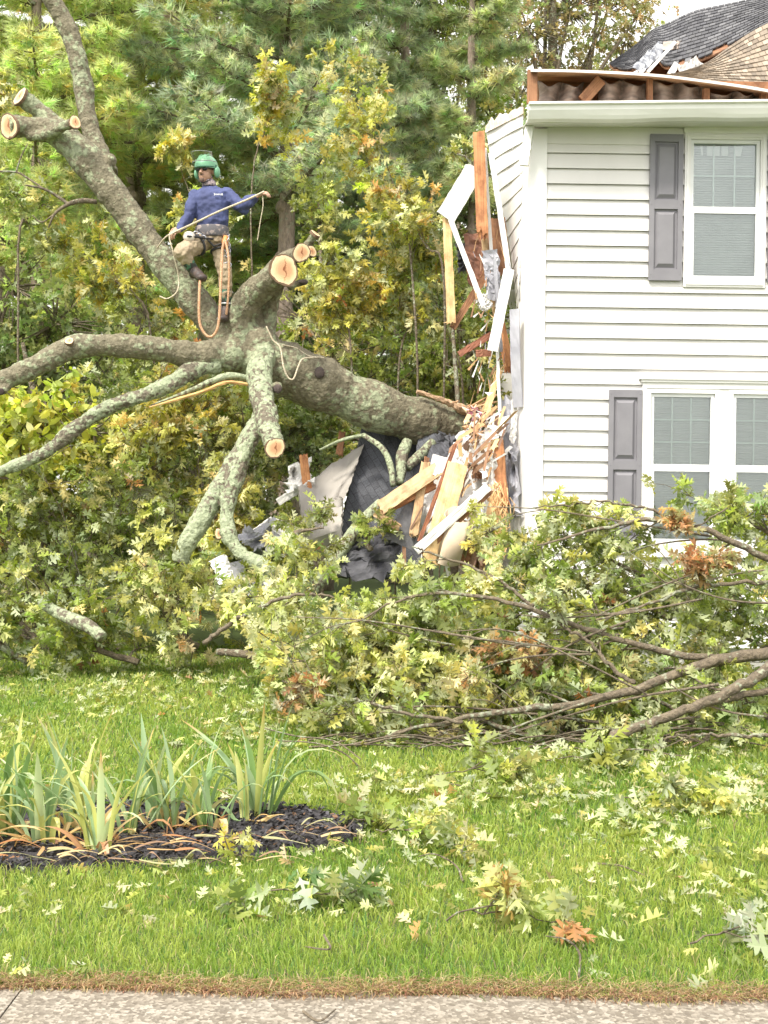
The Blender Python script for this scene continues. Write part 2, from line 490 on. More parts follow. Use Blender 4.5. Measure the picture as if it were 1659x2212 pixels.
def pick(rng, pal, n, jit=.18):
    c = np.array([p[0] for p in pal], float); w_ = np.array([p[1] for p in pal], float); w_ /= w_.sum()
    i = rng.choice(len(pal), n, p=w_)
    return np.clip(c[i] * (1 + jit * rng.standard_normal((n, 1))) * (1 + .07 * rng.standard_normal((n, 3))), .01, .9)


P_OAK = [((.215, .27, .05), 5), ((.335, .37, .08), 4), ((.15, .19, .035), 3.5), ((.57, .55, .20), 2.4), ((.38, .20, .07), .08)]
P_PALE = [((.33, .35, .075), 4), ((.51, .50, .16), 5), ((.70, .67, .34), 3.5), ((.19, .23, .05), 3.5), ((.46, .28, .11), .08)]
P_YEL = [((.39, .38, .065), 5), ((.53, .48, .11), 4), ((.23, .26, .05), 4), ((.70, .65, .30), 2.4), ((.52, .35, .10), .8), ((.42, .20, .06), .2)]  # the palest cream entry paints highlights into some of the leaves
P_DARK = [((.17, .23, .07), 5), ((.25, .30, .09), 3), ((.34, .37, .12), 2)]
P_PINE = [((.44, .49, .28), 5), ((.53, .57, .31), 4), ((.36, .41, .24), 3), ((.58, .61, .33), 1)]
P_RUST = [((.40, .22, .09), 4), ((.30, .16, .07), 3), ((.50, .36, .16), 2), ((.36, .36, .14), 3)]
P_RUSTGRN = [((.36, .34, .14), 4), ((.40, .31, .14), 3), ((.26, .30, .11), 3), ((.46, .33, .17), 1.0)]


def clusters(g, tmpl, rng, tips, dirs, k, size, pal, up=.5, spread=.9, droop=.15, cj=.18, hang=0.0):
    """k leaves radiating from every twig tip"""
    tips = np.repeat(tips, k, 0); dirs = np.repeat(dirs, k, 0); n = len(tips)
    D = nrm(dirs * .55 + spread * nrm(rng.standard_normal((n, 3))) + np.array([0, 0, -droop]))
    Nn = nrm(rng.standard_normal((n, 3)) + np.array([0, 0, 1]) * up * 2)
    P = tips - D * .0 + dirs * (-rng.random((n, 1)) * size * .8)
    S = size * (.6 + .7 * rng.random(n))
    base = pick(rng, pal, n // k, cj).repeat(k, 0)
    c = np.clip(base * (1 + .16 * rng.standard_normal((n, 1))), .01, .9)
    place(g, tmpl, P, D, Nn, S, c)


def bough(name, path, label, cat='branch', group=None, ntips=120, spread=(.4, .4, .35), size=.12, pal=P_OAK, seed=1, k=6,
          tmpl=OAK, t0=.15, twig_r=.006, mat=None, lmat=None, up=.5, zmin=.03, sides=7, npath=24, part='stem', bias=(0, 0, .1), extra=(), parent=None, grow=.0):
    """a cut or broken branch: woody stem with side twigs, and leaves in tufts at the twig tips"""
    rng = rs(seed)
    P, R = smooth_path(*path, npath)
    P = P + rng.standard_normal(P.shape) * .006
    root = parent if parent is not None else thing(name, label, cat, group)
    st, lf = G(), G()
    st.tube(P, R, sides, wob=.08, rng=rng)
    for ex in extra:
        E, ER = smooth_path(*ex, 12); st.tube(E, ER, 6)
    # side limbs, then twigs off them
    nl = max(3, ntips // 9)
    tips, dirs = [], []
    sp = np.array(spread)
    for i in range(nl):
        t = t0 + (1 - t0) * rng.random() ** .85
        f = t * (len(P) - 1); a = int(min(f, len(P) - 2)); b0 = P[a] + (P[a + 1] - P[a]) * (f - a)
        tan = nrm(P[a + 1] - P[a])
        off = nrm(rng.standard_normal(3)) * sp * (.45 + .75 * rng.random()) + np.array(bias)
        e = b0 + tan * (.25 + .3 * rng.random()) * sp.mean() * 1.6 + off
        e[2] = max(e[2], zmin + .02)
        mid = (b0 + e) / 2 + rng.standard_normal(3) * .04 + tan * .05
        mid[2] = max(mid[2], zmin)
        ra = max(.004, R[a] * .35)
        LP, LR = smooth_path([b0, mid, e], [ra, ra * .7, ra * .35], 7)
        st.tube(LP, LR, 5, caps=False)
        m = max(2, int(round(ntips / nl)))
        for j in range(m):
            q = LP[rng.integers(2, 7)]
            dd = nrm(nrm(e - b0) * .5 + nrm(rng.standard_normal(3)) * .9)
            L = sp.mean() * (.25 + .5 * rng.random())
            x = q + dd * L; x[2] = max(x[2], zmin)
            mm = (q + x) / 2 + rng.standard_normal(3) * L * .12
            st.tube([q, mm, x], [twig_r * .6, twig_r * .45, twig_r * .25], 3, caps=False)
            tips.append(x); dirs.append(nrm(x - q))
        tips.append(e); dirs.append(nrm(e - b0))
    tips, dirs = np.array(tips), np.array(dirs)
    clusters(lf, tmpl, rng, tips, dirs, k, size, pal, up=up)
    st.build(part, mat or TWIG, root, smooth=True)
    lf.build('foliage', lmat or LEAF, root)
    if parent is None: recentre(root, tuple(P[0]))
    return root


def cutdisc(P, nv, r, parent, name='sawn_end', ell=1.0, split=0.0, seed=0):
    """sawn face as a thin slightly domed disc set on a limb's end"""
    rng = rs(seed + 77)
    nv = nrm(nv); ref = np.array([0, 0, 1.0]) if abs(nv[2]) < .9 else np.array([1.0, 0, 0])
    A = nrm(np.cross(nv, ref)); B = np.cross(nv, A)
    V, Cc, T, Q = [], [], [], []
    n = 28; rings = [0, .25, .5, .75, .93, 1.0, 1.0]
    wob = 1 + .07 * np.sin(np.arange(n) * 2 * math.pi / n * 2 + rng.random() * 6) + .04 * np.sin(np.arange(n) * 2 * math.pi / n * 3 + rng.random() * 6) + .025 * rng.standard_normal(n)
    V.append(P + nv * .004); Cc.append((0, .5, .5))
    for ri, q in enumerate(rings[1:]):
        back = -.03 if ri == len(rings) - 2 else .004 - .004 * q
        for j in range(n):
            th = 2 * math.pi * j / n
            rr = r * q * wob[j]
            V.append(P + (A * .16 * r + B * .1 * r) * (q - 1) + A * math.cos(th) * rr + B * math.sin(th) * rr * ell + nv * back)
            Cc.append((q if ri < len(rings) - 2 else 1.0, .5 + .5 * q * math.cos(th), .5 + .5 * q * math.sin(th)))
    T = [(0, 1 + j, 1 + (j + 1) % n) for j in range(n)]
    for ri in range(len(rings) - 2):
        a = 1 + ri * n; b = a + n
        Q += [(a + j, b + j, b + (j + 1) % n, a + (j + 1) % n) for j in range(n)]
    g = G(); g.add(V, T, Q, Cc)
    o = g.build(name, ENDG, parent)
    return o


def board(name, a, b, width, thick, mat, label, cat='board', face=(0, -1, 0), splinter=0.0, splinter0=0.0, seed=None, parent=None, bend=0.0, group=None, wob=None, taper=1.0):
    """timber, trim or sheet strip from a to b; its own long axis is local x. Ends can be splintered."""
    if seed is None: seed = int(abs(a[0] * 7919 + a[2] * 104729)) % 9999
    if wob is None: wob = .006 if parent is None else 0
    if parent is None and mat in (W_YEL, W_ORG, W_BRN, W_TAN): splinter = max(splinter, .035); splinter0 = max(splinter0, .02)
    rng = rs(seed + 11)
    if parent is None: face = np.asarray(face, float) + rng.normal(0, .22, 3)
    a, b = np.asarray(a, float), np.asarray(b, float)
    L = np.linalg.norm(b - a); X = (b - a) / L
    F = nrm(np.asarray(face, float) - X * np.dot(X, face)); Wd = np.cross(F, X)
    ns, nw = 14, 6
    g = G()
    xs = np.linspace(0, L, ns); ws = np.linspace(-.5, .5, nw) * width
    P = np.zeros((2, ns, nw, 3))
    e1 = rng.random(nw) * splinter; e0 = rng.random(nw) * splinter0
    for s_ in range(2):
        for i, x in enumerate(xs):
            for j, w_ in enumerate(ws):
                xx = x
                if i == ns - 1: xx = x - e1[j]
                if i == ns - 2 and splinter: xx = min(x, L - splinter - .01) + (0 if j % 2 else -.02)
                if i == 0: xx = x + e0[j]
                if i == 1 and splinter0: xx = max(x, splinter0 + .01)
                tp = 1 + (taper - 1) * x / L
                P[s_, i, j] = (xx, w_ * tp + wob * rng.standard_normal() * .3, (s_ - .5) * thick + bend * math.sin(math.pi * x / L) + wob * .3 * rng.standard_normal())
    idx = lambda s_, i, j: s_ * ns * nw + i * nw + j
    Q = []
    for i in range(ns - 1):
        for j in range(nw - 1):
            Q.append((idx(1, i, j), idx(1, i + 1, j), idx(1, i + 1, j + 1), idx(1, i, j + 1)))
            Q.append((idx(0, i, j), idx(0, i, j + 1), idx(0, i + 1, j + 1), idx(0, i + 1, j)))
        Q.append((idx(0, i, 0), idx(0, i + 1, 0), idx(1, i + 1, 0), idx(1, i, 0)))
        Q.append((idx(0, i, nw - 1), idx(1, i, nw - 1), idx(1, i + 1, nw - 1), idx(0, i + 1, nw - 1)))
    for j in range(nw - 1):
        Q.append((idx(0, 0, j), idx(1, 0, j), idx(1, 0, j + 1), idx(0, 0, j + 1)))
        Q.append((idx(0, ns - 1, j), idx(0, ns - 1, j + 1), idx(1, ns - 1, j + 1), idx(1, ns - 1, j)))
    g.add(P.reshape(-1, 3), None, Q)
    if splinter:
        for q in range(9):
            y = (rng.random() - .5) * width * .9; l = splinter * (.4 + rng.random())
            g.tube([(L - splinter - .05, y, 0), (L - splinter + l * .5, y + .004, .002), (L - splinter + l, y + rng.normal() * .02, rng.normal() * .02)], [thick * .3, thick * .2, .001], 4)
    o = g.build(name, mat, parent)
    mw = Matrix(((X[0], Wd[0], F[0], a[0]), (X[1], Wd[1], F[1], a[1]), (X[2], Wd[2], F[2], a[2]), (0, 0, 0, 1)))
    o.matrix_world = mw
    if parent is None: tag(o, label, cat, group)
    elif label: o['label'] = label
    return o


# ================================================================ SETTING
g = G(); n_ = 60
xs = np.concatenate([np.linspace(-400, -20, 8), np.linspace(-16, 16, 65), np.linspace(20, 400, 8)])
ys = np.concatenate([np.linspace(-60, 0, 4), np.linspace(1, 24, 80), np.linspace(28, 600, 10)])
XX, YY = np.meshgrid(xs, ys)
ZZ = .012 * np.sin(XX * 2.1 + 1) * np.sin(YY * 1.7) * (YY > 4.6) * (YY < 24)
g.grid(np.stack([XX, YY, ZZ - .012], -1))
soil = M('lawn_soil', (.10, .15, .03), (.06, .08, .025), 9, .95, .5, lo=.3, hi=.7)
tag(g.build('ground', soil, smooth=True), kind='structure')

SWY = ground_at(829, 2156)[1]
m, n, l, b = new_mat('exposed_aggregate_concrete')
tc = n.new('ShaderNodeTexCoord'); v1 = n.new('ShaderNodeTexVoronoi'); v1.inputs['Scale'].default_value = 75
v2 = n.new('ShaderNodeTexNoise'); v2.inputs['Scale'].default_value = 6; v2.inputs['Detail'].default_value = 8
for v in (v1, v2): l.new(tc.outputs['Object'], v.inputs['Vector'])
r = ramp(n, [(0, (.14, .12, .095)), (.5, (.21, .185, .15)), (1, (.36, .325, .275))])
sx_ = n.new('ShaderNodeSeparateColor'); l.new(v1.outputs['Color'], sx_.inputs[0]); l.new(sx_.outputs[0], r.inputs[0])
r2 = ramp(n, [(.3, (.85, .82, .78)), (.65, (1, 1, 1))]); l.new(v2.outputs['Fac'], r2.inputs[0])
mx = n.new('ShaderNodeMixRGB'); mx.blend_type = 'MULTIPLY'; mx.inputs[0].default_value = 1
l.new(r.outputs[0], mx.inputs[1]); l.new(r2.outputs[0], mx.inputs[2]); l.new(mx.outputs[0], b.inputs['Base Color'])
b.inputs['Roughness'].default_value = .9
bp = n.new('ShaderNodeBump'); bp.inputs['Strength'].default_value = .8; bp.inputs['Distance'].default_value = .004
l.new(v1.outputs['Distance'], bp.inputs['Height']); l.new(bp.outputs[0], b.inputs['Normal'])
g = G()
rr = rs(5)
edge = np.array([(x, SWY + .012 * rr.standard_normal()) for x in np.linspace(-12, 12, 300)])
xj = ground_at(22, 2180)[0]
for x0, x1 in ((-12, xj - 3.2), (xj - 3.188, xj - .003), (xj + .003, xj + 3.2), (xj + 3.212, 12)):
    e = [(x0, SWY)] + [tuple(p) for p in edge if x0 < p[0] < x1] + [(x1, SWY)]
    P = np.array([[(x, SWY - 1.5, .016) for x, y in e], [(x, y, .016) for x, y in e]])
    g.grid(P)
    g.bx(x0, x1, SWY - 1.5, SWY - .03, -.05, .014)
tag(g.build('sidewalk', m), kind='structure')
g = G(); g.bx(-12, 12, SWY - 9, SWY - 1.5, -.06, .006)
tag(g.build('road', M('asphalt', (.06, .06, .06), (.045, .045, .045), 60, .9, .4)), kind='structure')

# ---------------------------------------------------------------- mulch bed
bed = [(-160, 1765), (60, 1750), (300, 1742), (520, 1745), (610, 1752), (700, 1762), (770, 1782), (792, 1800), (770, 1818), (690, 1836), (560, 1852), (420, 1866), (250, 1876), (80, 1884), (-160, 1890)]
bedw = np.array([ground_at(*p)[:2] for p in bed]); bc = np.array([bedw[:, 0].mean(), 5.8])


def in_poly(pt, poly):
    x, y = pt[..., 0], pt[..., 1]
    c = np.zeros(x.shape, bool); j = len(poly) - 1
    for i in range(len(poly)):
        xi, yi = poly[i]; xj_, yj = poly[j]
        k = ((yi > y) != (yj > y)) & (x < (xj_ - xi) * (y - yi) / (yj - yi + 1e-12) + xi)
        c ^= k; j = i
    return c


xs = np.linspace(-3.2, .1, 150); ys = np.linspace(5.15, 6.7, 80)
XX, YY = np.meshgrid(xs, ys)
ins = in_poly(np.stack([XX, YY], -1), bedw)
soft = ins.astype(float)
for _ in range(4):
    soft = (soft + np.roll(soft, 1, 0) + np.roll(soft, -1, 0) + np.roll(soft, 1, 1) + np.roll(soft, -1, 1)) / 5
rr = rs(8)
ZZ = -.03 + .065 * soft + .012 * rr.standard_normal(XX.shape) * soft
mulch = M('black_mulch', (.045, .042, .046), (.02, .018, .02), 40, .85, 1.0, bscale=60)
tag(G().grid(np.stack([XX, YY, ZZ], -1)).build('mulch_bed', mulch), kind='structure')
g = G()
k = 0; rr = rs(9); chipc = []
while k < 4200:
    p = np.array([rr.uniform(-3.2, .1), rr.uniform(5.15, 6.6)])
    if not in_poly(p, bedw): continue
    k += 1
    a = rr.random() * 3.14; L = rr.uniform(.015, .045); W_ = rr.uniform(.005, .012); z = .035 + rr.random() * .02
    d = np.array([math.cos(a) * L, math.sin(a) * L, rr.normal() * .012]); e = np.array([-math.sin(a) * W_, math.cos(a) * W_, rr.normal() * .004])
    c = np.array([p[0], p[1], z])
    cc = (.04, .037, .042) if rr.random() < .72 else ((.09, .085, .10) if rr.random() < .6 else (.20, .11, .06))
    g.add([c - d / 2, c + e, c + d / 2, c - e + np.array([0, 0, .004])], None, [(0, 1, 2, 3)], cc)
tag(g.build('bark_mulch_chips', colmat('mulch_chip')), kind='stuff')

# ================================================================ HOUSE
house = thing('house', 'white siding house with its left side torn open and roof split above', 'house')
YW = 12.0
PX0, PX1 = 1.41, 1.575
COUR = .1537


def clap_rect(g, x0, x1, z0, z1, y=YW):
    """lapped siding: each course leans out to its lower lip"""
    zb = 5.21 - COUR * 40
    while zb < z1:
        a, t = max(zb, z0), min(zb + COUR, z1)
        if t - a > .004:
            f = lambda z: y - .001 - .030 * (1 - (z - zb) / COUR)
            nseg = max(2, int((x1 - x0) / .4))
            X = np.linspace(x0, x1, nseg)
            wv = .0015 * np.sin(X * 3 + zb * 40)
            zm = a + (t - a) * .18
            P = [[(x, f(a) + .024, a + .004) for x in X], [(x, f(a) + .001 + w_, a + .001) for x, w_ in zip(X, wv)], [(x, f(zm) + w_ - .002, zm) for x, w_ in zip(X, wv)], [(x, f(t), t) for x in X]]
            g.grid(np.array(P)[::-1])
        zb += COUR


wins = [('up', 2.95, 3.765, 3.888, 5.42), ('lo', 2.60, 3.33, 1.27, 2.87), ('lo', 3.42, 4.15, 1.27, 2.87), ('up', 6.2, 7.0, 3.888, 5.42), ('lo', 6.2, 7.0, 1.27, 2.87)]
holes = [(2.95, 3.765, 3.888, 5.55), (2.56, 4.19, 1.22, 3.0), (6.2, 7.0, 3.888, 5.55), (6.2, 7.0, 1.22, 3.0)]
g = G()
zs = sorted({.28, 5.50} | {h[2] for h in holes} | {min(h[3], 5.50) for h in holes})
for z0, z1 in zip(zs[:-1], zs[1:]):
    cur = PX1; zm = (z0 + z1) / 2
    for h in sorted([h for h in holes if h[2] < zm < h[3]]):
        clap_rect(g, cur, h[0], z0, z1); cur = h[1]
    clap_rect(g, cur, 9.0, z0, z1)
for x0, x1, z0, z1 in [(PX0 + .02, 2.5, .28, 5.5), (4.25, 6.15, .28, 5.5), (7.05, 9.0, .28, 5.5), (2.5, 4.25, 3.02, 3.87), (2.5, 4.25, .28, 1.2), (2.5, 2.93, 3.87, 5.5), (3.78, 4.25, 3.87, 5.5)]:
    g.bx(x0, x1, YW + .012, YW + .13, z0, z1)
g.build('front_wall', WHITE, house)
g = G(); g.bx(PX0 + .03, 9, YW + .02, YW + .2, -.1, .28)
g.build('foundation', M('concrete_foundation', (.42, .41, .39), (.33, .32, .3), 12, .9, .4), house)
# inside: rear wall, floors, partition (what one sees through the torn side)
g = G()
g.bx(1.9, 9, 19.9, 20.0, .2, 5.5); g.bx(8.9, 9, 12.13, 19.9, .2, 5.5); g.bx(2.2, 2.3, 12.6, 19.9, .45, 2.75); g.bx(2.2, 2.3, 12.6, 19.9, 3.05, 5.3)
g.build('inner_walls', DRYW, house)
g = G(); g.bx(1.6, 8.9, 12.14, 19.85, .2, .45); g.bx(1.6, 8.9, 12.14, 19.85, 2.76, 3.04)
g.build('floors', W_BRN, house)
g = G(); g.bx(1.6, 8.9, 12.14, 19.85, 5.31, 5.42)
g.build('ceiling', DRYW, house)

# corner post and its bent side flange
g = G()
g.bx(PX0, PX1, YW - .045, YW + .01, .22, 5.44)
P = [[(PX0 - .001, YW - .043, z), (PX0 - .045 - .01 * math.sin(z * 3), YW + .06, z), (PX0 - .082 - .008 * math.sin(z * 5), YW + .16, z)] for z in np.linspace(.22, 5.25, 30)]
g.grid(np.array(P), .006)
for q in range(26):
    z = 1.4 + q * .135
    g.bx(PX0 + .002, PX0 + .006, YW - .0475, YW - .044, z, z + .03, (.3, .3, .3))
cpm = M('corner_trim', (.82, .81, .80), (.77, .76, .75), 2, .4)
g.build('corner_post', cpm, house)

# torn side wall, its siding courses dragged outward
Lp = np.array([at(*p) for p in [(1050, 281, 12.75), (1064, 361, 12.72), (1083, 441, 12.65), (1099, 521, 12.55), (1110, 601, 12.45), (1117, 675, 12.35)]])
Rp = np.array([at(*p) for p in [(1131, 240, 12.12), (1130, 320, 12.12), (1128, 400, 12.12), (1126, 480, 12.12), (1124, 562, 12.12), (1122, 645, 12.12)]])
Lp, _ = smooth_path(Lp, np.ones(6), 37); Rp, _ = smooth_path(Rp, np.ones(6), 37)
g = G(); rr = rs(12)
for c_ in range(12):
    rows = []
    for k, off in ((0, .0), (1, -.011), (2, -.016), (3, -.024), (3, .0)):
        i = c_ * 3 + k
        i = min(i, 36)
        u = np.linspace(0, 1, 10)[:, None]
        row = Lp[i] * (1 - u) + Rp[i] * u
        row = row + np.array([-.25, -.97, 0]) * (-off) * 1.0 + np.array([0, .03, 0]) * np.sin(u * 7 + c_) * .4
        if k == 0 and c_ == 0: row[:, 2] += .03 * np.sin(u[:, 0] * 14) + .02 * rr.standard_normal(10)
        rows.append(row)
    g.grid(np.array(rows))
g.build('side_wall', WHITE, house)
g = G()
u = np.linspace(0, 1, 14)
row0 = Lp[0] * (1 - u[:, None]) + Rp[0] * u[:, None]; row1 = row0.copy()
row0 = row0 + np.array([0, -.02, -.035]); row1[:, 2] += .03 + .035 * np.abs(rr.standard_normal(14)); row1[:, 1] -= .03
g.grid(np.array([row0, row1]), .012)
g.build('torn_foam_edge', M('torn_foam', (.80, .76, .72), (.62, .50, .42), 14, .9, .6), house)
G().bx(1.44, 1.56, YW + .2, YW + .9, .3, 2.2).build('side_stud_wall', W_BRN, house)
G().bx(1.44, 1.52, YW + .35, YW + 1.0, 3.2, 5.2).build('side_stud_wall', W_BRN, house)
# remaining lower side wall: crumpled siding, courses hanging steeply
g = G()
Lp2, _ = smooth_path(np.array([at(*p) for p in [(1108, 900, 12.5), (1100, 1000, 12.5), (1096, 1080, 12.5), (1090, 1180, 12.5)]]), np.ones(4), 22)
Rp2, _ = smooth_path(np.array([at(*p) for p in [(1122, 840, 12.14), (1122, 950, 12.14), (1121, 1040, 12.14), (1120, 1150, 12.14)]]), np.ones(4), 22)
for c_ in range(7):
    rows = []
    for k, off in ((0, .0), (1, .011), (3, .024), (3, .0)):
        i = c_ * 3 + k; u = np.linspace(0, 1, 6)[:, None]
        rows.append(Lp2[i] * (1 - u) + Rp2[i] * u + np.array([-.25, -.97, 0]) * off)
    g.grid(np.array(rows))
g.build('side_wall', WHITE, house)

# gutter, fascia, soffit
def gz(x): return 5.552 + .024 * (x - 1.4)
prof = [(11.66, .004), (11.50, .0), (11.478, -.006), (11.478, -.026), (11.512, -.034), (11.515, -.075), (11.54, -.12), (11.56, -.150), (11.66, -.152)]
gm = M('gutter_paint', (.80, .80, .77), (.74, .74, .70), 3, .35)
g = G()
X = np.linspace(1.335, 9.2, 40)
g.grid(np.array([[(x, y, gz(x) + z + (.006 * math.sin(x * 5) if z < -.1 else 0)) for x in X] for y, z in prof]), -.004)
g.grid(np.array([[(1.335, y, gz(1.335) + z) for y, z in prof], [(1.335, 11.62, gz(1.335) - .06 + z * .1) for y, z in prof]]))
g.build('gutter', gm, house)
g = G()
g.grid(np.array([[(x, 11.66, gz(x) - .15 - .004 * math.sin(x * 9)) for x in X], [(x, 11.995, 5.462 + .01 * (x - 1.4)) for x in X]]), .01)
g.build('soffit', M('soffit_vinyl', (.62, .62, .56), (.55, .55, .50), 3, .5), house)
g = G()
g.bx(PX1, 2.9, YW - .028, YW + .005, 5.30, 5.47); g.bx(2.9, 2.93, YW - .03, YW, 5.28, 5.46)
g.build('frieze_trim', WHITE, house)

# windows
MUN = M('window_grid_bar', (.82, .85, .80), (.76, .80, .76), 4, .5)
SASH = M('sash_vinyl', (.74, .75, .76), (.69, .70, .71), 4, .4)
BLIND = M('blind_slats', (.76, .74, .73), (.66, .64, .63), 3, .6)
gm_, n, l, b = new_mat('window_glass')
n.remove(b)
tr = n.new('ShaderNodeBsdfTransparent'); tr.inputs[0].default_value = (.94, .97, .96, 1)
gl = n.new('ShaderNodeBsdfGlossy'); gl.inputs['Roughness'].default_value = .03; gl.inputs[0].default_value = (.9, .95, .95, 1)
fr = n.new('ShaderNodeFresnel'); fr.inputs[0].default_value = 1.95
ms = n.new('ShaderNodeMixShader'); l.new(fr.outputs[0], ms.inputs[0]); l.new(tr.outputs[0], ms.inputs[1]); l.new(gl.outputs[0], ms.inputs[2])
l.new(ms.outputs[0], n['Material Output'].inputs[0])
GLASS = gm_


def ring(g, x0, x1, z0, z1, w_, y0, y1, wb_=None):
    wb_ = wb_ or w_
    g.bx(x0, x0 + w_, y0, y1, z0, z1); g.bx(x1 - w_, x1, y0, y1, z0, z1)
    g.bx(x0 + w_, x1 - w_, y0, y1, z1 - w_, z1); g.bx(x0 + w_, x1 - w_, y0, y1, z0, z0 + wb_)


for kind, x0, x1, z0, z1 in wins:
    g = G()
    if kind == 'up':
        ring(g, x0, x1, z0, z1, .058, YW - .045, YW + .05, .07)
        ring(g, x0 + .02, x1 - .02, z0 + .02, z1 - .02, .02, YW - .056, YW - .044)
        g.bx(x0 - .012, x1 + .012, YW - .055, YW + .02, z1, z1 + .09)
    else:
        ring(g, x0, x1, z0, z1, .045, YW - .045, YW + .05, .06)
    win = g.build('window', WTRIM, house)
    if kind == 'up':
        ix0, ix1, iz0, iz1 = x0 + .06, x1 - .06, z0 + .072, z1 - .06
    else:
        ix0, ix1, iz0, iz1 = x0 + .047, x1 - .047, z0 + .062, z1 - .047
    zm = (iz0 + iz1) / 2 + (.005 if kind == 'lo' else .0)
    g = G(); ring(g, ix0, ix1, zm, iz1, .034, YW - .02, YW + .03)
    g.build('upper_sash', SASH, win)
    g = G(); ring(g, ix0, ix1, iz0, zm + .004, .04, YW - .035, YW - .004)
    g.build('lower_sash', SASH, win)
    g = G()
    g.bx(ix0 + .034, ix1 - .034, YW + .005, YW + .009, zm + .034, iz1 - .034)
    g.bx(ix0 + .04, ix1 - .04, YW - .018, YW - .014, iz0 + .04, zm - .036)
    g.build('pane', GLASS, win)
    g = G()
    gx0, gx1, gz0, gz1 = ix0 + .034, ix1 - .034, zm + .034, iz1 - .034
    for q in (1, 2): g.bx(gx0 + (gx1 - gx0) * q / 3 - .008, gx0 + (gx1 - gx0) * q / 3 + .008, YW + .012, YW + .018, gz0, gz1)
    nr = 2 if kind == 'up' else 3
    for q in range(1, nr): g.bx(gx0, gx1, YW + .0125, YW + .0175, gz0 + (gz1 - gz0) * q / nr - .008, gz0 + (gz1 - gz0) * q / nr + .008)
    g.build('grid_bars', MUN, win)
    g = G(); zz = iz0
    rr = rs(int(x0 * 100))
    while zz < iz1:
        t_ = .002 * rr.standard_normal()
        g.grid(np.array([[(ix0, YW + .040 + t_, zz), (ix1, YW + .036, zz)], [(ix0, YW + .060, zz + .018), (ix1, YW + .056 + t_, zz + .021)]]), .001)
        zz += .0245
    g.bx(ix0, ix1, YW + .062, YW + .068, iz0, iz1)
    g.build('blind', BLIND, win)
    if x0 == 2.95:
        # white panels behind the pane stand in for sky seen through the broken ceiling
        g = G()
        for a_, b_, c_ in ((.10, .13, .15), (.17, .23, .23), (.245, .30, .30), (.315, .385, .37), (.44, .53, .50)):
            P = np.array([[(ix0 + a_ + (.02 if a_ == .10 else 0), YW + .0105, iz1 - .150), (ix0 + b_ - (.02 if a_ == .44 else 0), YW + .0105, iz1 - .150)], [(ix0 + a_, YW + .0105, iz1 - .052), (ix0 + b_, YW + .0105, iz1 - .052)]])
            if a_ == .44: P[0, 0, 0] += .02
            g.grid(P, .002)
        g.build('painted_sky_patches', M('white_patch', (.9, .9, .9), (.88, .88, .88), 2, .5), win)
g = G()
g.bx(2.56, 2.60, YW - .05, YW + .05, 1.22, 2.872); g.bx(4.15, 4.19, YW - .05, YW + .05, 1.22, 2.872); g.bx(3.33, 3.42, YW - .04, YW + .05, 1.27, 2.87)
g.bx(2.56, 4.19, YW - .052, YW + .05, 2.872, 2.955); g.bx(2.52, 4.23, YW - .085, YW + .02, 2.956, 3.0); g.bx(2.54, 4.21, YW - .07, YW + .02, 1.19, 1.268)
g.bx(2.545, 4.205, YW - .07, YW - .052, 2.93, 2.9555)
g.build('window_casing', WTRIM, house)
G().bx(6.15, 7.05, YW - .07, YW + .02, 1.20, 1.268).build('window_sill', WTRIM, house)
G().bx(6.15, 7.05, YW - .07, YW + .02, 2.872, 3.0).build('window_header', WTRIM, house)


def shutter(x0, x1, z0, z1, mid):
    g = G(); y0, y1 = YW - .062, YW - .028
    s_ = .048
    g.bx(x0, x0 + s_, y0, y1, z0, z1); g.bx(x1 - s_, x1, y0, y1, z0, z1)
    for a_, b_ in ((z0, z0 + .11), (mid - .045, mid + .045), (z1 - .075, z1)): g.bx(x0 + s_, x1 - s_, y0 + .002, y1, a_, b_)
    for a_, b_ in ((z0 + .11, mid - .045), (mid + .045, z1 - .075)):
        xa, xb = x0 + s_, x1 - s_
        o_ = [(xa, y1 - .008, a_), (xb, y1 - .008, a_), (xb, y1 - .008, b_), (xa, y1 - .008, b_)]
        e_ = .035
        i_ = [(xa + .02, y1 - .008, a_ + e_ * .5), (xb - .02, y1 - .008, a_ + e_ * .5), (xb - .02, y1 - .008, b_ - e_ * .5), (xa + .02, y1 - .008, b_ - e_ * .5)]
        j_ = [(xa + .045, y0 + .004, a_ + e_ * 1.6), (xb - .045, y0 + .004, a_ + e_ * 1.6), (xb - .045, y0 + .004, b_ - e_ * 1.6), (xa + .045, y0 + .004, b_ - e_ * 1.6)]
        V = o_ + i_ + j_
        Q = [(k, (k + 1) % 4, 4 + (k + 1) % 4, 4 + k) for k in range(4)] + [(4 + k, 4 + (k + 1) % 4, 8 + (k + 1) % 4, 8 + k) for k in range(4)] + [(8, 9, 10, 11)]
        g.add(V, None, Q)
    for sx in (x0 + .02, x1 - .02):
        for sz in (z0 + .06, mid, z1 - .04): g.ball((sx, y0 - .001, sz), (.006, .003, .006), 6, 4)
    g.build('shutter', SHUT, house)


shutter(2.60, 2.93, 3.945, 5.40, 4.70); shutter(3.785, 4.115, 3.945, 5.40, 4.70)
shutter(2.225, 2.555, 1.27, 2.85, 2.10); shutter(4.20, 4.53, 1.27, 2.85, 2.10)
shutter(5.85, 6.18, 3.945, 5.40, 4.70); shutter(7.02, 7.35, 3.945, 5.40, 4.70)

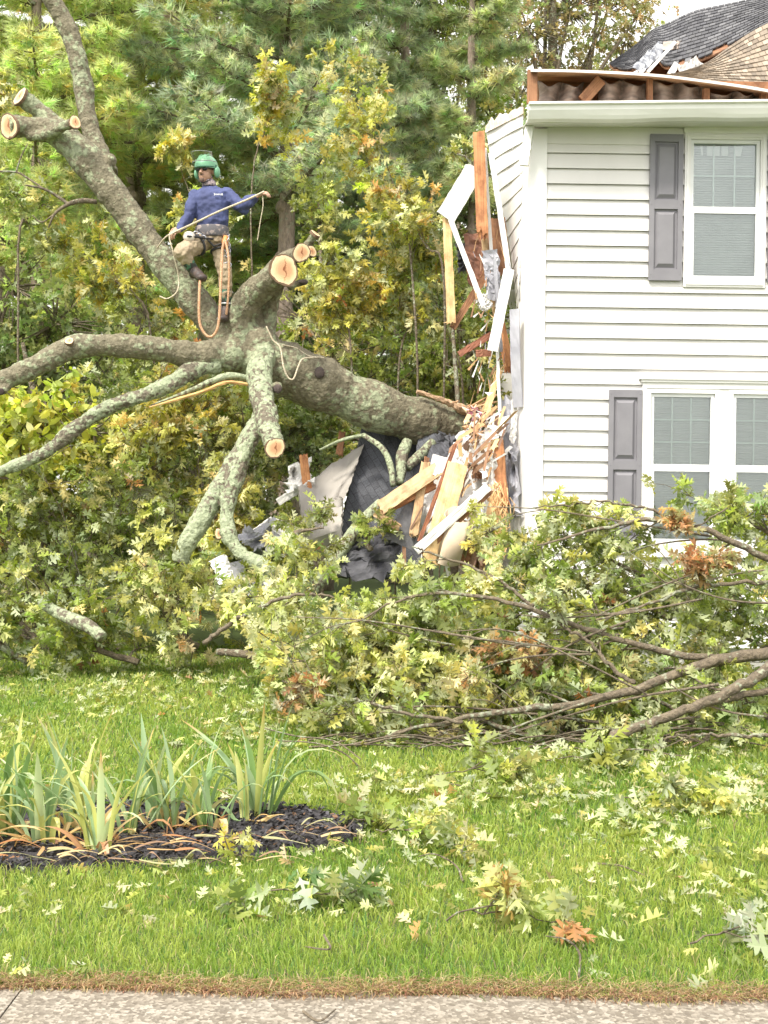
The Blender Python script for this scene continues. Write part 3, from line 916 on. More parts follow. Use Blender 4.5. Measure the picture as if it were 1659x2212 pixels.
# lifted eave: sheathing seen from below, drip edge, insulation pushed up between the rafters
top = [(1146, 153), (1230, 154), (1330, 158), (1430, 165), (1520, 176), (1600, 187), (1680, 200), (1800, 214), (2100, 205), (2600, 190)]
F_, _ = smooth_path(np.array([at(x, y, 11.55) for x, y in top]), np.ones(len(top)), 40)
B_ = F_ + np.array([.24, 1.7, .27])
g = G(); g.grid(np.array([F_, (F_ + B_) / 2 + np.array([0, 0, .02]), B_]), .018)
g.build('roof_sheathing', M('roof_sheathing_wood', (.58, .35, .19), (.34, .19, .11), 3, .85, .3, stretch=(1, 6, 6)), house)
g = G(); g.grid(np.array([F_ + np.array([0, -.012, -.012]), F_ + np.array([0, -.014, .012])]), -.008)
g.build('drip_edge', WTRIM, house)


def shingle_sheet(name, lo, up, rows, tabw, cols, parent, seed=0, jag=0.0, thick=.012):
    rng = rs(seed)
    N_ = 60
    lo, _ = smooth_path(np.array([at(*p) for p in lo]), np.ones(len(lo)), N_); up, _ = smooth_path(np.array([at(*p) for p in up]), np.ones(len(up)), N_)
    L = np.linalg.norm(lo[-1] - lo[0]); nt = int(L / tabw)
    g = G()
    def S(u, v):
        f = np.clip(u, 0, 1) * (N_ - 1); i = int(min(f, N_ - 2)); t = f - i
        a = lo[i] * (1 - t) + lo[i + 1] * t; b_ = up[i] * (1 - t) + up[i + 1] * t
        return a * (1 - v) + b_ * v
    g0 = np.array([[S(u, v) for u in np.linspace(0, 1, 40)] for v in np.linspace(0, 1, 8)])
    nn = nrm(np.cross(g0[0, -1] - g0[0, 0], g0[-1, 20] - g0[0, 20]))
    if nn[2] < 0: nn = -nn
    G().grid(g0 - nn * .02, -.02).build(name.replace('shingles', 'deck'), W_BRN, parent)
    for r_ in range(rows):
        v0, v1 = r_ / rows, (r_ + 1.15) / rows
        sh = (r_ % 2) * .5
        for c_ in range(nt + 1):
            u0, u1 = (c_ - sh) / nt + .0008, (c_ + 1 - sh) / nt - .0008
            if u1 <= 0 or u0 >= 1: continue
            if r_ == 0 and jag and rng.random() < jag: continue
            a, b_, c2, d = S(u0, v0), S(u1, v0), S(u1, min(v1, 1)), S(u0, min(v1, 1))
            li = nn * (thick + rng.random() * .006)
            k = cols[rng.integers(len(cols))] * (1 + .12 * rng.standard_normal())
            g.add([a + li, b_ + li, c2 + nn * .002, d + nn * .002, a, b_], None, [(0, 1, 2, 3), (0, 4, 5, 1)], np.clip(k, .01, 1))
    g.build(name, colmat(name + '_mat', .9, .4, 90, .3), parent)


dark = [np.array(c) for c in [(.085, .085, .095), (.11, .11, .12), (.07, .07, .08), (.14, .14, .15)]]
tan = [np.array(c) for c in [(.30, .24, .18), (.25, .20, .15), (.35, .285, .22), (.21, .17, .13)]]
shingle_sheet('upper_roof_shingles', [(1325, 146, 13.7), (1362, 150, 13.6), (1412, 122, 13.9), (1436, 142, 13.6), (1480, 136, 13.6), (1537, 116, 13.8), (1600, 84, 14.2), (1680, 42, 14.7), (1900, -40, 15), (2500, -160, 15)],
              [(1316, 138, 14.4), (1373, 96, 15), (1409, 64, 15.6), (1440, 50, 16), (1500, 23, 16.6), (1550, 12, 16.8), (1606, 0, 17), (1680, -18, 17), (1900, -120, 17.5), (2500, -300, 18)], 15, .22, dark, house, 3, .2)
shingle_sheet('lower_roof_shingles', [(1440, 163, 12.3), (1530, 176, 12.2), (1620, 190, 12.1), (1700, 204, 12.1), (1850, 212, 12.1), (2600, 195, 12.1)],
              [(1478, 157, 12.8), (1532, 132, 13.3), (1582, 96, 13.8), (1660, 50, 14.4), (1850, -30, 15), (2600, -160, 15)], 13, .16, tan, house, 4, 0)
g = G()
g.grid(np.array([[at(1375, 160, 14.2), at(1440, 168, 14.2), at(1560, 168, 14.4)], [at(1410, 108, 14.6), at(1460, 110, 14.6), at(1580, 90, 14.6)]]), .02)
g.build('broken_sheathing', M('broken_roof_wood', (.34, .18, .10), (.18, .09, .05), 6, .85, .4, stretch=(1, 1, 4)), house)
board('rafter', at(1398, 157, 13.3), at(1458, 92, 13.9), .035, .03, DRYW, None, parent=house)
board('underlayment_strip', at(1376, 152, 13.35), at(1432, 98, 14.1), .13, .01, M('torn_underlayment', (.14, .15, .18), (.55, .57, .60), 9, .5, .6, lo=.42, hi=.66), None, parent=house, wob=.02)
board('rafter', at(1432, 100, 14.0), at(1468, 97, 13.9), .10, .02, M('split_shingle_stack', (.34, .28, .25), (.55, .47, .42), 12, .9, .4), None, parent=house, splinter=.05)
board('rafter', at(1447, 162, 13.2), at(1462, 138, 13.3), .07, .02, WTRIM, None, parent=house)
board('flashing', at(1470, 158, 13.1), at(1512, 132, 13.3), .14, .01, M('grey_flashing', (.46, .45, .43), (.36, .35, .34), 5, .6), None, parent=house, wob=.02)
# end board and rafters of the open eave
board('eave_end_board', at(1150, 152, 11.62), at(1149, 224, 11.64), .095, .06, W_BRN, None, parent=house)
for (xa, ya, xb, yb, wd) in ((1258, 218, 1298, 172, .11), (1403, 222, 1403, 172, .05), (1525, 222, 1525, 192, .06), (1648, 222, 1650, 200, .07)):
    board('rafter', at(xa, ya, 11.70), at(xb, yb, 11.70), wd, .04, W_BRN, None, parent=house, face=(0.3, -1, 0))
g = G(); g.bx(1.42, 9.0, 11.665, 11.70, 5.47, 5.60); g.bx(1.42, 9, 11.70, 12.1, 5.50, 5.575)
g.build('sub_fascia', W_ORG, house)
g = G(); rr = rs(31)
for q in range(70):
    x = 1.42 + rr.random() ** 2 * 2.3; z = gz(x) + .02
    g.ball((x, 11.60 + rr.random() * .06, z), np.array([.02, .012, .008]) * (.5 + rr.random()), 5, 4, (.7, .5, .3))
g.build('sawdust_crumbs', colmat('sawdust', .9), house)


def batt(corners, seed):
    """crumpled batt: a curtain of folds between rafters"""
    rng = rs(seed); (x0, yt0, x1, yt1, yb) = corners
    nx, nz = 34, 10
    ph = rng.random() * 6
    rows = []
    for k in range(nz):
        t = k / (nz - 1); row = []
        for i in range(nx):
            u = i / (nx - 1)
            f = abs(math.sin(u * math.pi * 2 + .3 + .15 * math.sin(ph + t * 3)))
            f2 = .5 + .5 * math.cos(u * math.pi * 4)
            ytop = yt0 * (1 - u) + yt1 * u - 4 * math.cos(u * math.pi * 4) + 6 * abs(math.sin(u * math.pi * 2 + .4))* .5
            y = ytop * (1 - t) + yb * t + 1.5 * math.sin(u * 20 + ph)
            Y_ = 11.88 - .17 * f - .02 * math.sin(t * 7 + u * 3) + .004 * rng.standard_normal()
            xx = x0 + (x1 - x0) * u + 4 * math.sin(t * 3 + u * 3)
            row.append(at(xx, y, Y_))
        rows.append(row)
    g = G(); g.grid(np.array(rows), .05)
    g.build('insulation_batt', INSU, house, smooth=True)


for i_, c_ in enumerate([(1162, 178, 1262, 182, 222), (1290, 170, 1398, 182, 224), (1408, 174, 1520, 186, 224), (1530, 200, 1642, 200, 224)]):
    batt(c_, i_)
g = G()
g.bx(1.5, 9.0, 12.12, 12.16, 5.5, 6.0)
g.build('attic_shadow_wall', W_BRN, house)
recentre(house, (1.5, 12.0, 0))

# ================================================================ DEBRIS hanging from the torn wall
board('broken_fascia_board', at(1027, 362, 12.35), at(962, 470, 12.25), .20, .02, WTRIM, 'wide white fascia board slanting down at far left of torn wall', 'board', splinter0=.06)
board('hanging_stud', at(965, 470, 12.3), at(975, 701, 12.3), .085, .04, W_YEL, 'yellow stud hanging upright below the slanting white fascia board', 'stud')
board('white_trim_strip', at(973, 474, 12.22), at(1047, 668, 12.2), .05, .02, WTRIM, 'thin white strip slanting from fascia board down to the right', 'trim strip', splinter=.05)
board('diagonal_brace', at(977, 710, 12.4), at(1052, 588, 12.5), .07, .04, W_BRN, 'brown diagonal timber rising right from foot of yellow hanging stud', 'timber')
board('splintered_stud', at(1034, 283, 12.15), at(1042, 516, 12.15), .115, .05, W_ORG, 'reddish orange upright stud splintered at its foot, tallest left of siding', 'stud', splinter=.10)
board('upright_batten', at(1048, 320, 12.28), at(1062, 560, 12.3), .03, .02, WTRIM, 'narrow white batten upright just right of orange stud', 'trim strip')
board('white_trim_strip', at(1060, 330, 12.2), at(1100, 592, 12.2), .055, .02, WTRIM, 'long white strip leaning along ragged edge of side siding', 'trim strip', bend=.03)
board('white_trim_strip', at(1100, 582, 12.05), at(1064, 758, 12.05), .105, .02, WTRIM, 'broad white strip slanting down left at middle of torn edge', 'trim strip')
board('upright_batten', at(1068, 560, 12.15), at(1083, 760, 12.2), .035, .02, WRAP, 'grey batten hanging between two white strips at mid wall', 'trim strip')
board('thin_edge_strip', at(1074, 740, 12.15), at(1086, 985, 12.15), .03, .015, WTRIM, 'slender white strip hanging down beside lower torn timbers', 'trim strip', bend=.02)
board('wall_sheet', at(1024, 500, 12.45), at(1034, 620, 12.5), .22, .015, M('red_brown_sheet', (.30, .14, .09), (.16, .08, .06), 10, .9, .5), 'ragged red brown wall sheet behind foot of orange stud', 'wall sheet', splinter=.05, splinter0=.03, wob=.02)
board('wall_sheet', at(1066, 470, 12.5), at(1080, 600, 12.5), .24, .015, W_BRN, 'dark brown sheathing sheet seen between white battens', 'wall sheet', splinter=.04)
board('wall_sheet', at(1000, 525, 12.6), at(1004, 592, 12.6), .13, .012, M('dark_felt', (.05, .05, .06), (.03, .03, .035), 8, .9, .4), 'small dark felt scrap hanging left of red brown sheet', 'felt scrap', wob=.03, splinter=.04)
board('hanging_stud', at(1046, 515, 12.3), at(1074, 690, 12.4), .06, .04, W_TAN, 'grey tan stud continuing down behind foot of orange stud', 'stud')
board('house_wrap_scrap', at(1058, 540, 12.25), at(1070, 650, 12.25), .15, .006, WRAP, 'crumpled grey wrap scrap between two white strips', 'wrap scrap', wob=.03, splinter=.08)
board('torn_paper', at(1035, 640, 12.25), at(1056, 668, 12.25), .12, .004, DRYW, 'torn white paper flap at foot of thin white strip', 'paper scrap', wob=.04)
board('red_brown_board', at(991, 766, 12.35), at(1062, 722, 12.4), .065, .03, M('red_stained_wood', (.30, .12, .07), (.20, .08, .05), 12, .8, .2, stretch=(1, 8, 8)), 'red brown board poking out left above the trunk', 'board')
board('red_brown_block', at(1028, 764, 12.3), at(1060, 762, 12.3), .07, .05, M('red_wood_block', (.36, .16, .10), (.24, .10, .06), 12, .8, .2), 'short red brown block under the poking board', 'wood block')
board('curved_stud', at(1078, 690, 12.35), at(1103, 812, 12.35), .10, .04, W_ORG, 'brown bowed stud standing at mid height beside corner post', 'stud', bend=.04, splinter=.08)
board('pale_lath', at(1046, 900, 12.2), at(1082, 790, 12.25), .085, .015, W_YEL, 'pale splintered lath rising from trunk end to mid wall', 'lath', splinter=.1, splinter0=.05, taper=.5)
board('bent_gutter_piece', at(1146, 262, 11.85), at(1132, 358, 11.85), .085, .05, M('gutter_grey', (.66, .67, .62), (.60, .60, .56), 3, .4), 'short bent pale gutter piece hanging below roof corner', 'gutter piece')
board('siding_strip', at(1112, 668, 11.99), at(1119, 880, 12.02), .10, .02, WRAP, 'grey siding strip folded on edge against corner post', 'siding strip', bend=.03)
board('house_wrap_scrap', at(1095, 850, 12.2), at(1106, 1072, 12.2), .15, .006, WRAP, 'long grey wrap sheet hanging ragged beside lower corner post', 'wrap scrap', wob=.025, splinter=.1, splinter0=.1)
board('white_siding_scrap', at(1112, 860, 12.05), at(1107, 960, 12.08), .06, .008, WHITE, 'narrow white siding scrap stuck on the grey wrap', 'siding scrap', wob=.02, splinter=.06)
board('drywall_sheet', at(1086, 892, 12.1), at(1028, 1006, 12.0), .16, .015, DRYW, 'white drywall slab leaning over the crushed trunk end', 'drywall', splinter=.05, splinter0=.05)
board('splintered_stud', at(1072, 938, 11.95), at(1086, 1120, 11.9), .13, .06, W_ORG, 'bright orange splintered stud standing at foot of corner post', 'stud', splinter=.25, splinter0=.08)
board('splintered_stud', at(1062, 1050, 11.85), at(1072, 1172, 11.75), .16, .05, W_YEL, 'pale fluffy splintered timber end below orange stud', 'stud', splinter=.22, splinter0=.1)
board('brown_sheathing', at(1052, 950, 12.15), at(1040, 1040, 12.1), .20, .02, W_BRN, 'brown curled sheathing piece above the long white edged plank', 'wall sheet', splinter=.06, wob=.02, splinter0=.05)
board('yellow_plank', at(990, 1000, 11.75), at(936, 1196, 11.6), .20, .035, W_YEL, 'broad yellow plank leaning steeply at middle of the debris', 'plank')
board('red_edge_plank', at(984, 960, 11.9), at(905, 1170, 11.75), .035, .05, M('red_edge_wood', (.30, .12, .06), (.18, .07, .04), 12, .8, .2), 'thin red brown stick left of broad yellow plank', 'stick')
board('white_edged_plank', at(1058, 1048, 11.55), at(898, 1190, 11.4), .085, .03, WTRIM, 'long white plank crossing the debris with raw brown edge', 'plank', splinter0=.04)
board('raw_brown_plank', at(1063, 1056, 11.60), at(908, 1198, 11.45), .07, .03, W_BRN, 'raw brown plank just under the long white plank', 'plank', splinter0=.05)
board('tan_sheathing_board', at(950, 1010, 11.9), at(818, 1100, 11.85), .15, .02, W_TAN, 'tan sheathing board lying across dark roof piece, uppermost', 'board', face=(.1, -1, .3))
board('brown_rafter', at(942, 1046, 11.95), at(812, 1114, 11.9), .075, .04, W_ORG, 'orange brown rafter directly below the tan sheathing board', 'rafter')
board('short_stub', at(808, 1106, 11.85), at(864, 1142, 11.85), .07, .04, W_TAN, 'short wooden stub pointing down right from rafter end', 'wood stub')
board('upright_stud', at(920, 996, 11.95), at(893, 1160, 11.85), .085, .04, W_TAN, 'light brown stud standing left of thin red stick', 'stud')
board('upright_stud', at(922, 985, 12.1), at(918, 1040, 12.1), .05, .04, W_BRN, 'short brown stud peeping above tan sheathing board', 'stud')
board('drywall_sheet', at(1000, 985, 12.2), at(950, 1180, 12.1), .60, .015, DRYW, 'large broken drywall sheet behind yellow plank', 'drywall', splinter=.15, splinter0=.2)
board('drywall_sheet', at(1018, 1070, 11.8), at(990, 1180, 11.7), .34, .015, DRYW, 'creased drywall sheet low between long plank and splinters', 'drywall', splinter=.1)
board('drywall_sheet', at(1020, 930, 12.3), at(985, 1010, 12.25), .22, .02, DRYW, 'small white drywall chunk just under trunk end', 'drywall', splinter=.08, splinter0=.08, wob=.03)
board('white_board_end', at(940, 1012, 11.88), at(964, 1022, 11.88), .13, .02, WTRIM, 'small white board end beside top of tan sheathing board', 'board')
board('yellow_plank', at(970, 1120, 11.55), at(930, 1216, 11.45), .22, .03, W_YEL, 'short yellow plank with nail holes under the long white plank', 'plank')
board('grey_shingle_scrap', at(900, 1085, 11.95), at(860, 1175, 11.9), .16, .015, M('shingle_scrap', (.15, .15, .16), (.10, .10, .11), 20, .9, .3), 'triangular grey shingle scrap left of light brown stud', 'shingle scrap', taper=2.0)
board('brown_sheet', at(1032, 1130, 11.75), at(1020, 1230, 11.7), .24, .015, W_BRN, 'corrugated brown panel at lower right of the debris', 'panel', wob=.01)
# rolled carpet / curled sheet
g = G(); cp = at(972, 1205, 11.5)
th = np.linspace(0, 1.7 * math.pi, 22)
g.grid(np.array([[cp + np.array([.15 * math.cos(t), .1 * math.sin(t) - .0, .08 * math.sin(t)]) for t in th], [cp + np.array([.15 * math.cos(t) + .1, .1 * math.sin(t) + .06, .08 * math.sin(t) + .42]) for t in th]]), .008)
tag(g.build('curled_cardboard', M('cardboard', (.56, .46, .35), (.46, .36, .26), 5, .9, .2), smooth=True), 'curled tan cardboard sheet at bottom of the debris pile', 'cardboard')
# blue printed label on the white sheet
g = G(); cp = at(985, 1139, 11.49); g.bx(-.042, .042, -.001, .001, -.042, .042, (.80, .82, .86))
for r_ in range(4):
    for c_ in range(3):
        if (r_ + c_) % 2 or r_ == 1: g.bx(-.036 + c_ * .026, -.014 + c_ * .026, -.0025, -.0012, -.034 + r_ * .019, -.020 + r_ * .019, (.05, .06, .22))
o = g.build('printed_sticker', colmat('sticker')); o.location = cp; o.rotation_euler = (0, -.35, 0)
tag(o, 'small white sticker with dark blue print on the drywall', 'sticker')
# splinter tufts and crumbs around the trunk's crushed end
g = G(); rr = rs(44)
for q in range(260):
    c_ = at(rr.normal(1032, 18), rr.normal(945, 40), rr.uniform(11.9, 12.6)); s_ = rr.uniform(.008, .03)
    d = rr.standard_normal((4, 3)) * s_
    g.add(c_ + d, [(0, 1, 2), (0, 2, 3), (0, 3, 1), (1, 3, 2)], None, [(.82, .80, .77), (.78, .60, .38), (.62, .36, .2), (.3, .2, .13)][rr.integers(4)])
for q in range(160):
    c_ = at(rr.normal(1078, 10), rr.uniform(1040, 1190), 11.75); d = nrm(np.array([rr.normal() * .5, rr.normal() * .3, -1])) * rr.uniform(.05, .16)
    g.tube([c_, c_ + d * .5 + rr.normal() * .004, c_ + d], [.005, .004, .001], 4, (.80, .52, .26))
for q in range(120):
    u = rr.random()
    cx, cy = (1075 - 150 * u + rr.normal() * 26, 900 + 290 * u + rr.normal() * 30)
    if cx > 1100: continue
    c_ = at(cx, cy, rr.uniform(11.7, 12.3)); ang = math.radians(rr.normal(58, 24)); L_ = rr.uniform(.06, .38); w_ = rr.uniform(.004, .022)
    d = np.array([math.cos(ang), rr.normal() * .25, math.sin(ang)]) * L_; s_ = nrm(np.cross(d, [rr.normal() * .3, 1, 0])) * w_; t_ = np.array([0, .006, 0])
    col_ = [(.74, .54, .30), (.60, .36, .18), (.34, .19, .11), (.80, .78, .74), (.22, .13, .09), (.82, .80, .78)][rr.integers(6)]
    e0, e1 = c_ - d / 2, c_ + d / 2
    j1, j2 = d * rr.uniform(.0, .2), d * rr.uniform(0, .25)
    V_ = [e0 - s_, e0 + s_ + j1, e1 + s_ - j2, e1 - s_]
    g.add(V_ + [v + t_ for v in V_], None, [(0, 1, 2, 3), (7, 6, 5, 4), (0, 4, 5, 1), (1, 5, 6, 2), (2, 6, 7, 3), (3, 7, 4, 0)], col_)
for q in range(70):
    c_ = at(rr.normal(1056, 20), rr.uniform(500, 880), rr.uniform(12.1, 12.5)); ang = math.radians(rr.normal(85, 20)); L_ = rr.uniform(.04, .28); w_ = rr.uniform(.003, .012)
    d = np.array([math.cos(ang), rr.normal() * .25, math.sin(ang)]) * L_; s_ = nrm(np.cross(d, [0, 1, 0])) * w_; t_ = np.array([0, .005, 0])
    V_ = [c_ - d / 2 - s_, c_ - d / 2 + s_, c_ + d / 2 + s_ * .2, c_ + d / 2 - s_ * .2]
    g.add(V_ + [v + t_ for v in V_], None, [(0, 1, 2, 3), (7, 6, 5, 4), (0, 4, 5, 1), (1, 5, 6, 2), (2, 6, 7, 3), (3, 7, 4, 0)], [(.60, .36, .18), (.34, .19, .11), (.80, .79, .77), (.3, .3, .33)][rr.integers(4)])
tag(g.build('wood_splinters', colmat('splinter_mat')), kind='stuff')

# ---------------------------------------------------------------- fallen porch roof piece
pr = thing('fallen_roof_piece', 'dark shingled roof section collapsed on edge under the fallen trunk', 'roof piece')
Yr = 12.9
def sheet(P, name, mat, parent, thick, label=None):
    P = np.array([[at(*q) for q in r_] for r_ in P]); a, b_ = P.shape[:2]
    # refine
    U = np.linspace(0, 1, 26); rq = rs(int(P[0, 0, 0] * 1000) % 997)
    R_ = np.array([[(P[0, 0] * (1 - u) + P[0, -1] * u) * (1 - v) + (P[-1, 0] * (1 - u) + P[-1, -1] * u) * v for u in U] for v in U])
    W_ = rq.standard_normal((5, 5)); uu, vv = np.meshgrid(U * 3.999, U * 3.999); iu, iv = uu.astype(int), vv.astype(int); fu, fv = uu - iu, vv - iv
    lo_ = W_[iv, iu] * (1 - fu) * (1 - fv) + W_[iv, np.minimum(iu + 1, 4)] * fu * (1 - fv) + W_[np.minimum(iv + 1, 4), iu] * (1 - fu) * fv + W_[np.minimum(iv + 1, 4), np.minimum(iu + 1, 4)] * fu * fv
    R_[..., 1] += lo_ * .07
    for e_ in (0, -1):
        R_[e_, :, 0] += .004 * rq.standard_normal(26); R_[e_, :, 2] += .008 * rq.standard_normal(26); R_[:, e_, 0] += .004 * rq.standard_normal(26)
    o = G().grid(R_, thick).build(name, mat, parent)
    return o
mshing, n, l, b = new_mat('fallen_shingles')
tc = n.new('ShaderNodeTexCoord'); mp = n.new('ShaderNodeMapping'); mp.inputs['Rotation'].default_value = (math.radians(90), 0, 0); mp.inputs['Scale'].default_value = (1, 1, 1)
l.new(tc.outputs['Object'], mp.inputs[0])
bk = n.new('ShaderNodeTexBrick'); bk.inputs['Scale'].default_value = 3.4; bk.inputs['Color1'].default_value = (.075, .078, .09, 1); bk.inputs['Color2'].default_value = (.10, .105, .12, 1); bk.inputs['Mortar'].default_value = (.05, .05, .058, 1); bk.inputs['Mortar Size'].default_value = .012
mp.inputs['Rotation'].default_value = (math.radians(90), math.radians(0), math.radians(-58))
l.new(mp.outputs[0], bk.inputs['Vector'])
nz = n.new('ShaderNodeTexNoise'); nz.inputs['Scale'].default_value = 70; nz.inputs['Detail'].default_value = 4; l.new(tc.outputs['Object'], nz.inputs['Vector'])
r = ramp(n, [(.3, (.7, .7, .7)), (.7, (1.25, 1.25, 1.25))]); l.new(nz.outputs['Fac'], r.inputs[0])
mx = n.new('ShaderNodeMixRGB'); mx.blend_type = 'MULTIPLY'; mx.inputs[0].default_value = 1; l.new(bk.outputs[0], mx.inputs[1]); l.new(r.outputs[0], mx.inputs[2]); l.new(mx.outputs[0], b.inputs['Base Color']); b.inputs['Roughness'].default_value = .95
sheet([[(790, 890, 13.6), (1010, 905, 13.9)], [(715, 1245, 12.5), (905, 1250, 12.7)]], 'shingle_face', mshing, pr, .05)
sheet([[(645, 1055, 12.9), (786, 958, 13.4)], [(655, 1190, 12.4), (736, 1100, 12.62)]], 'soffit_panel', GREYP, pr, -.04)
sheet([[(650, 1120, 12.6), (742, 1075, 12.6)], [(640, 1200, 12.2), (740, 1170, 12.3)]], 'lower_panel', GREYP, pr, -.03)
sheet([[(905, 930, 13.2), (968, 940, 13.2)], [(890, 1060, 12.7), (960, 1020, 12.7)]], 'shingle_flap', mshing, pr, .03)
recentre(pr, tuple(ground_at(700, 1420)))
board('white_gutter_length', at(525, 1168, 12.6), at(590, 1122, 12.6), .07, .04, DRYW, 'white gutter length poking from leaves left of the roof piece', 'gutter piece')
board('white_gutter_length', at(600, 1085, 12.95), at(672, 1040, 12.95), .08, .04, DRYW, 'white trim length above the beige panel, half behind leaves', 'trim strip')
board('orange_rafter', at(655, 980, 12.9), at(664, 1060, 12.9), .09, .04, W_ORG, 'orange rafter end left of the beige panel', 'rafter')
board('orange_rafter', at(740, 930, 13.2), at(732, 985, 13.2), .07, .04, W_BRN, 'brown rafter end above the beige panel corner', 'rafter')
board('brown_lath', at(612, 1190, 12.3), at(700, 1178, 12.3), .07, .03, W_ORG, 'orange lath lying below the beige panel', 'lath')
board('white_downspout', at(470, 1205, 11.5), at(492, 1262, 11.45), .15, .07, WTRIM, 'crumpled white downspout end hanging under the forked lichen limb', 'downspout', wob=.03, splinter=.03)
board('grey_sheet', at(500, 1215, 11.9), at(528, 1330, 11.8), .22, .01, WRAP, 'grey folded sheet hanging below the forked lichen limb', 'sheet', wob=.02)
board('grey_sheet', at(560, 1240, 12.3), at(558, 1330, 12.2), .30, .01, WRAP, 'grey sheet half hidden in leaves right of the folded one', 'sheet', wob=.02)
board('grey_sheet', at(625, 1130, 12.9), at(600, 1200, 12.9), .30, .01, DRYW, 'pale sheet behind leaves left of the beige panel', 'sheet', wob=.02)


def crumple(name, quad, mat, label, cat, amp=.05, seed=0, n_=16, fold=3):
    """crushed sheet: sharp random folds, torn outline"""
    rng = rs(seed); q = [at(*p) for p in quad]
    U = np.linspace(0, 1, n_); R_ = np.zeros((n_, n_, 3)); K = rng.standard_normal((fold + 2, fold + 2))
    for i, v in enumerate(U):
        for j, u in enumerate(U):
            p = (q[0] * (1 - u) + q[1] * u) * (1 - v) + (q[3] * (1 - u) + q[2] * u) * v
            a, b_ = u * fold, v * fold; ia, ib = int(min(a, fold)), int(min(b_, fold)); fa, fb = a - ia, b_ - ib
            k = K[ib, ia] * (1 - fa) * (1 - fb) + K[ib, ia + 1] * fa * (1 - fb) + K[ib + 1, ia] * (1 - fa) * fb + K[ib + 1, ia + 1] * fa * fb
            ridge = abs(k) * 2 - .8
            R_[i, j] = p + np.array([.25 * k, ridge, .3 * k]) * amp + rng.standard_normal(3) * amp * .06
            if i in (0, n_ - 1) or j in (0, n_ - 1): R_[i, j] += rng.standard_normal(3) * [amp * .5, 0, amp * .5]
    g = G(); g.grid(R_, .004)
    return tag(g.build(name, mat), label, cat)


FELT = M('roofing_felt', (.10, .10, .115), (.05, .05, .06), 9, .85, .5)
crumple('roofing_felt', [(745, 1160, 12.3), (850, 1150, 12.3), (870, 1240, 12.0), (725, 1245, 12.0)], FELT, 'crumpled black roofing felt at foot of the fallen roof piece', 'roofing felt', .09, 1)
crumple('roofing_felt', [(955, 935, 12.5), (1010, 940, 12.5), (1000, 985, 12.4), (960, 990, 12.4)], FELT, 'small crumpled black felt right under the trunk end', 'roofing felt', .06, 2)
crumple('torn_plastic', [(620, 1010, 13.0), (668, 990, 13.0), (668, 1050, 12.9), (625, 1060, 12.9)], DRYW, 'torn pale sheet scrap in leaves left of the beige panel', 'sheet scrap', .06, 3)
crumple('torn_plastic', [(520, 1150, 12.3), (585, 1128, 12.3), (600, 1175, 12.2), (540, 1200, 12.2)], WRAP, 'crumpled grey white sheet beside the hanging forked limb', 'sheet scrap', .08, 4)
crumple('crushed_siding', [(1040, 1000, 11.9), (1066, 985, 11.9), (1070, 1060, 11.8), (1040, 1075, 11.8)], WHITE, 'crushed white siding fold left of the bright orange stud', 'siding scrap', .07, 5)
crumple('crushed_siding', [(1090, 980, 12.05), (1118, 965, 12.05), (1120, 1110, 12.0), (1096, 1130, 12.0)], WRAP, 'crushed grey siding hanging along lowest part of corner post', 'siding scrap', .05, 6)
crumple('torn_drywall', [(1005, 1075, 11.7), (1055, 1050, 11.7), (1050, 1150, 11.6), (1010, 1170, 11.6)], DRYW, 'crumbled drywall patch right of the printed sticker', 'drywall', .06, 7)
crumple('torn_drywall', [(925, 1050, 12.0), (975, 1040, 12.0), (960, 1150, 11.9), (915, 1160, 11.9)], DRYW, 'crumbled drywall behind the light brown leaning stud', 'drywall', .06, 8)
crumple('pink_insulation', [(1018, 876, 12.9), (1052, 888, 12.8), (1050, 905, 12.8), (1015, 898, 12.9)], M('pink_foam', (.62, .30, .36), (.45, .2, .26), 14, .95, .6), 'small pink insulation tuft on top of the crushed trunk end', 'insulation', .05, 9, 10)
crumple('brown_felt', [(1075, 1115, 11.7), (1040, 1130, 11.7), (1045, 1235, 11.6), (1010, 1225, 11.6)], M('brown_paper', (.30, .19, .12), (.17, .10, .07), 9, .9, .5), 'folded brown sheathing paper at lower right of the debris', 'paper', .06, 10)

# ================================================================ FALLEN OAK (trunk and sawn limbs)
tree = thing('fallen_oak', 'huge fallen oak trunk with sawn lichen limbs lying into the house', 'tree')


def limb(g, rng, *a, n=16, sides=14, res=None, wob=.035):
    P, R = pts(*a)
    P, R = smooth_path(P, R, res or max(12, len(a) * 7))
    k = len(P)
    lump = 1 + wob * np.sin(np.linspace(0, k * .8, k) + rng.random() * 6) + wob * .5 * rng.standard_normal(k)
    g.tube(P, R * lump, sides, wob=wob * .6, rng=rng)
    return P, R


rg = rs(100)
g = G()
gl = G()
limb(g, rg, (1230, 965, 14.6, .20), (1100, 945, 14.0, .21), (1015, 925, 13.6, .225), (940, 915, 13.4, .245), (860, 897, 13.2, .258), (740, 852, 13.0, .272), (650, 812, 12.85, .285), (580, 785, 12.75, .28), (520, 755, 12.7, .25), (480, 742, 12.7, .19), sides=20, wob=.05)
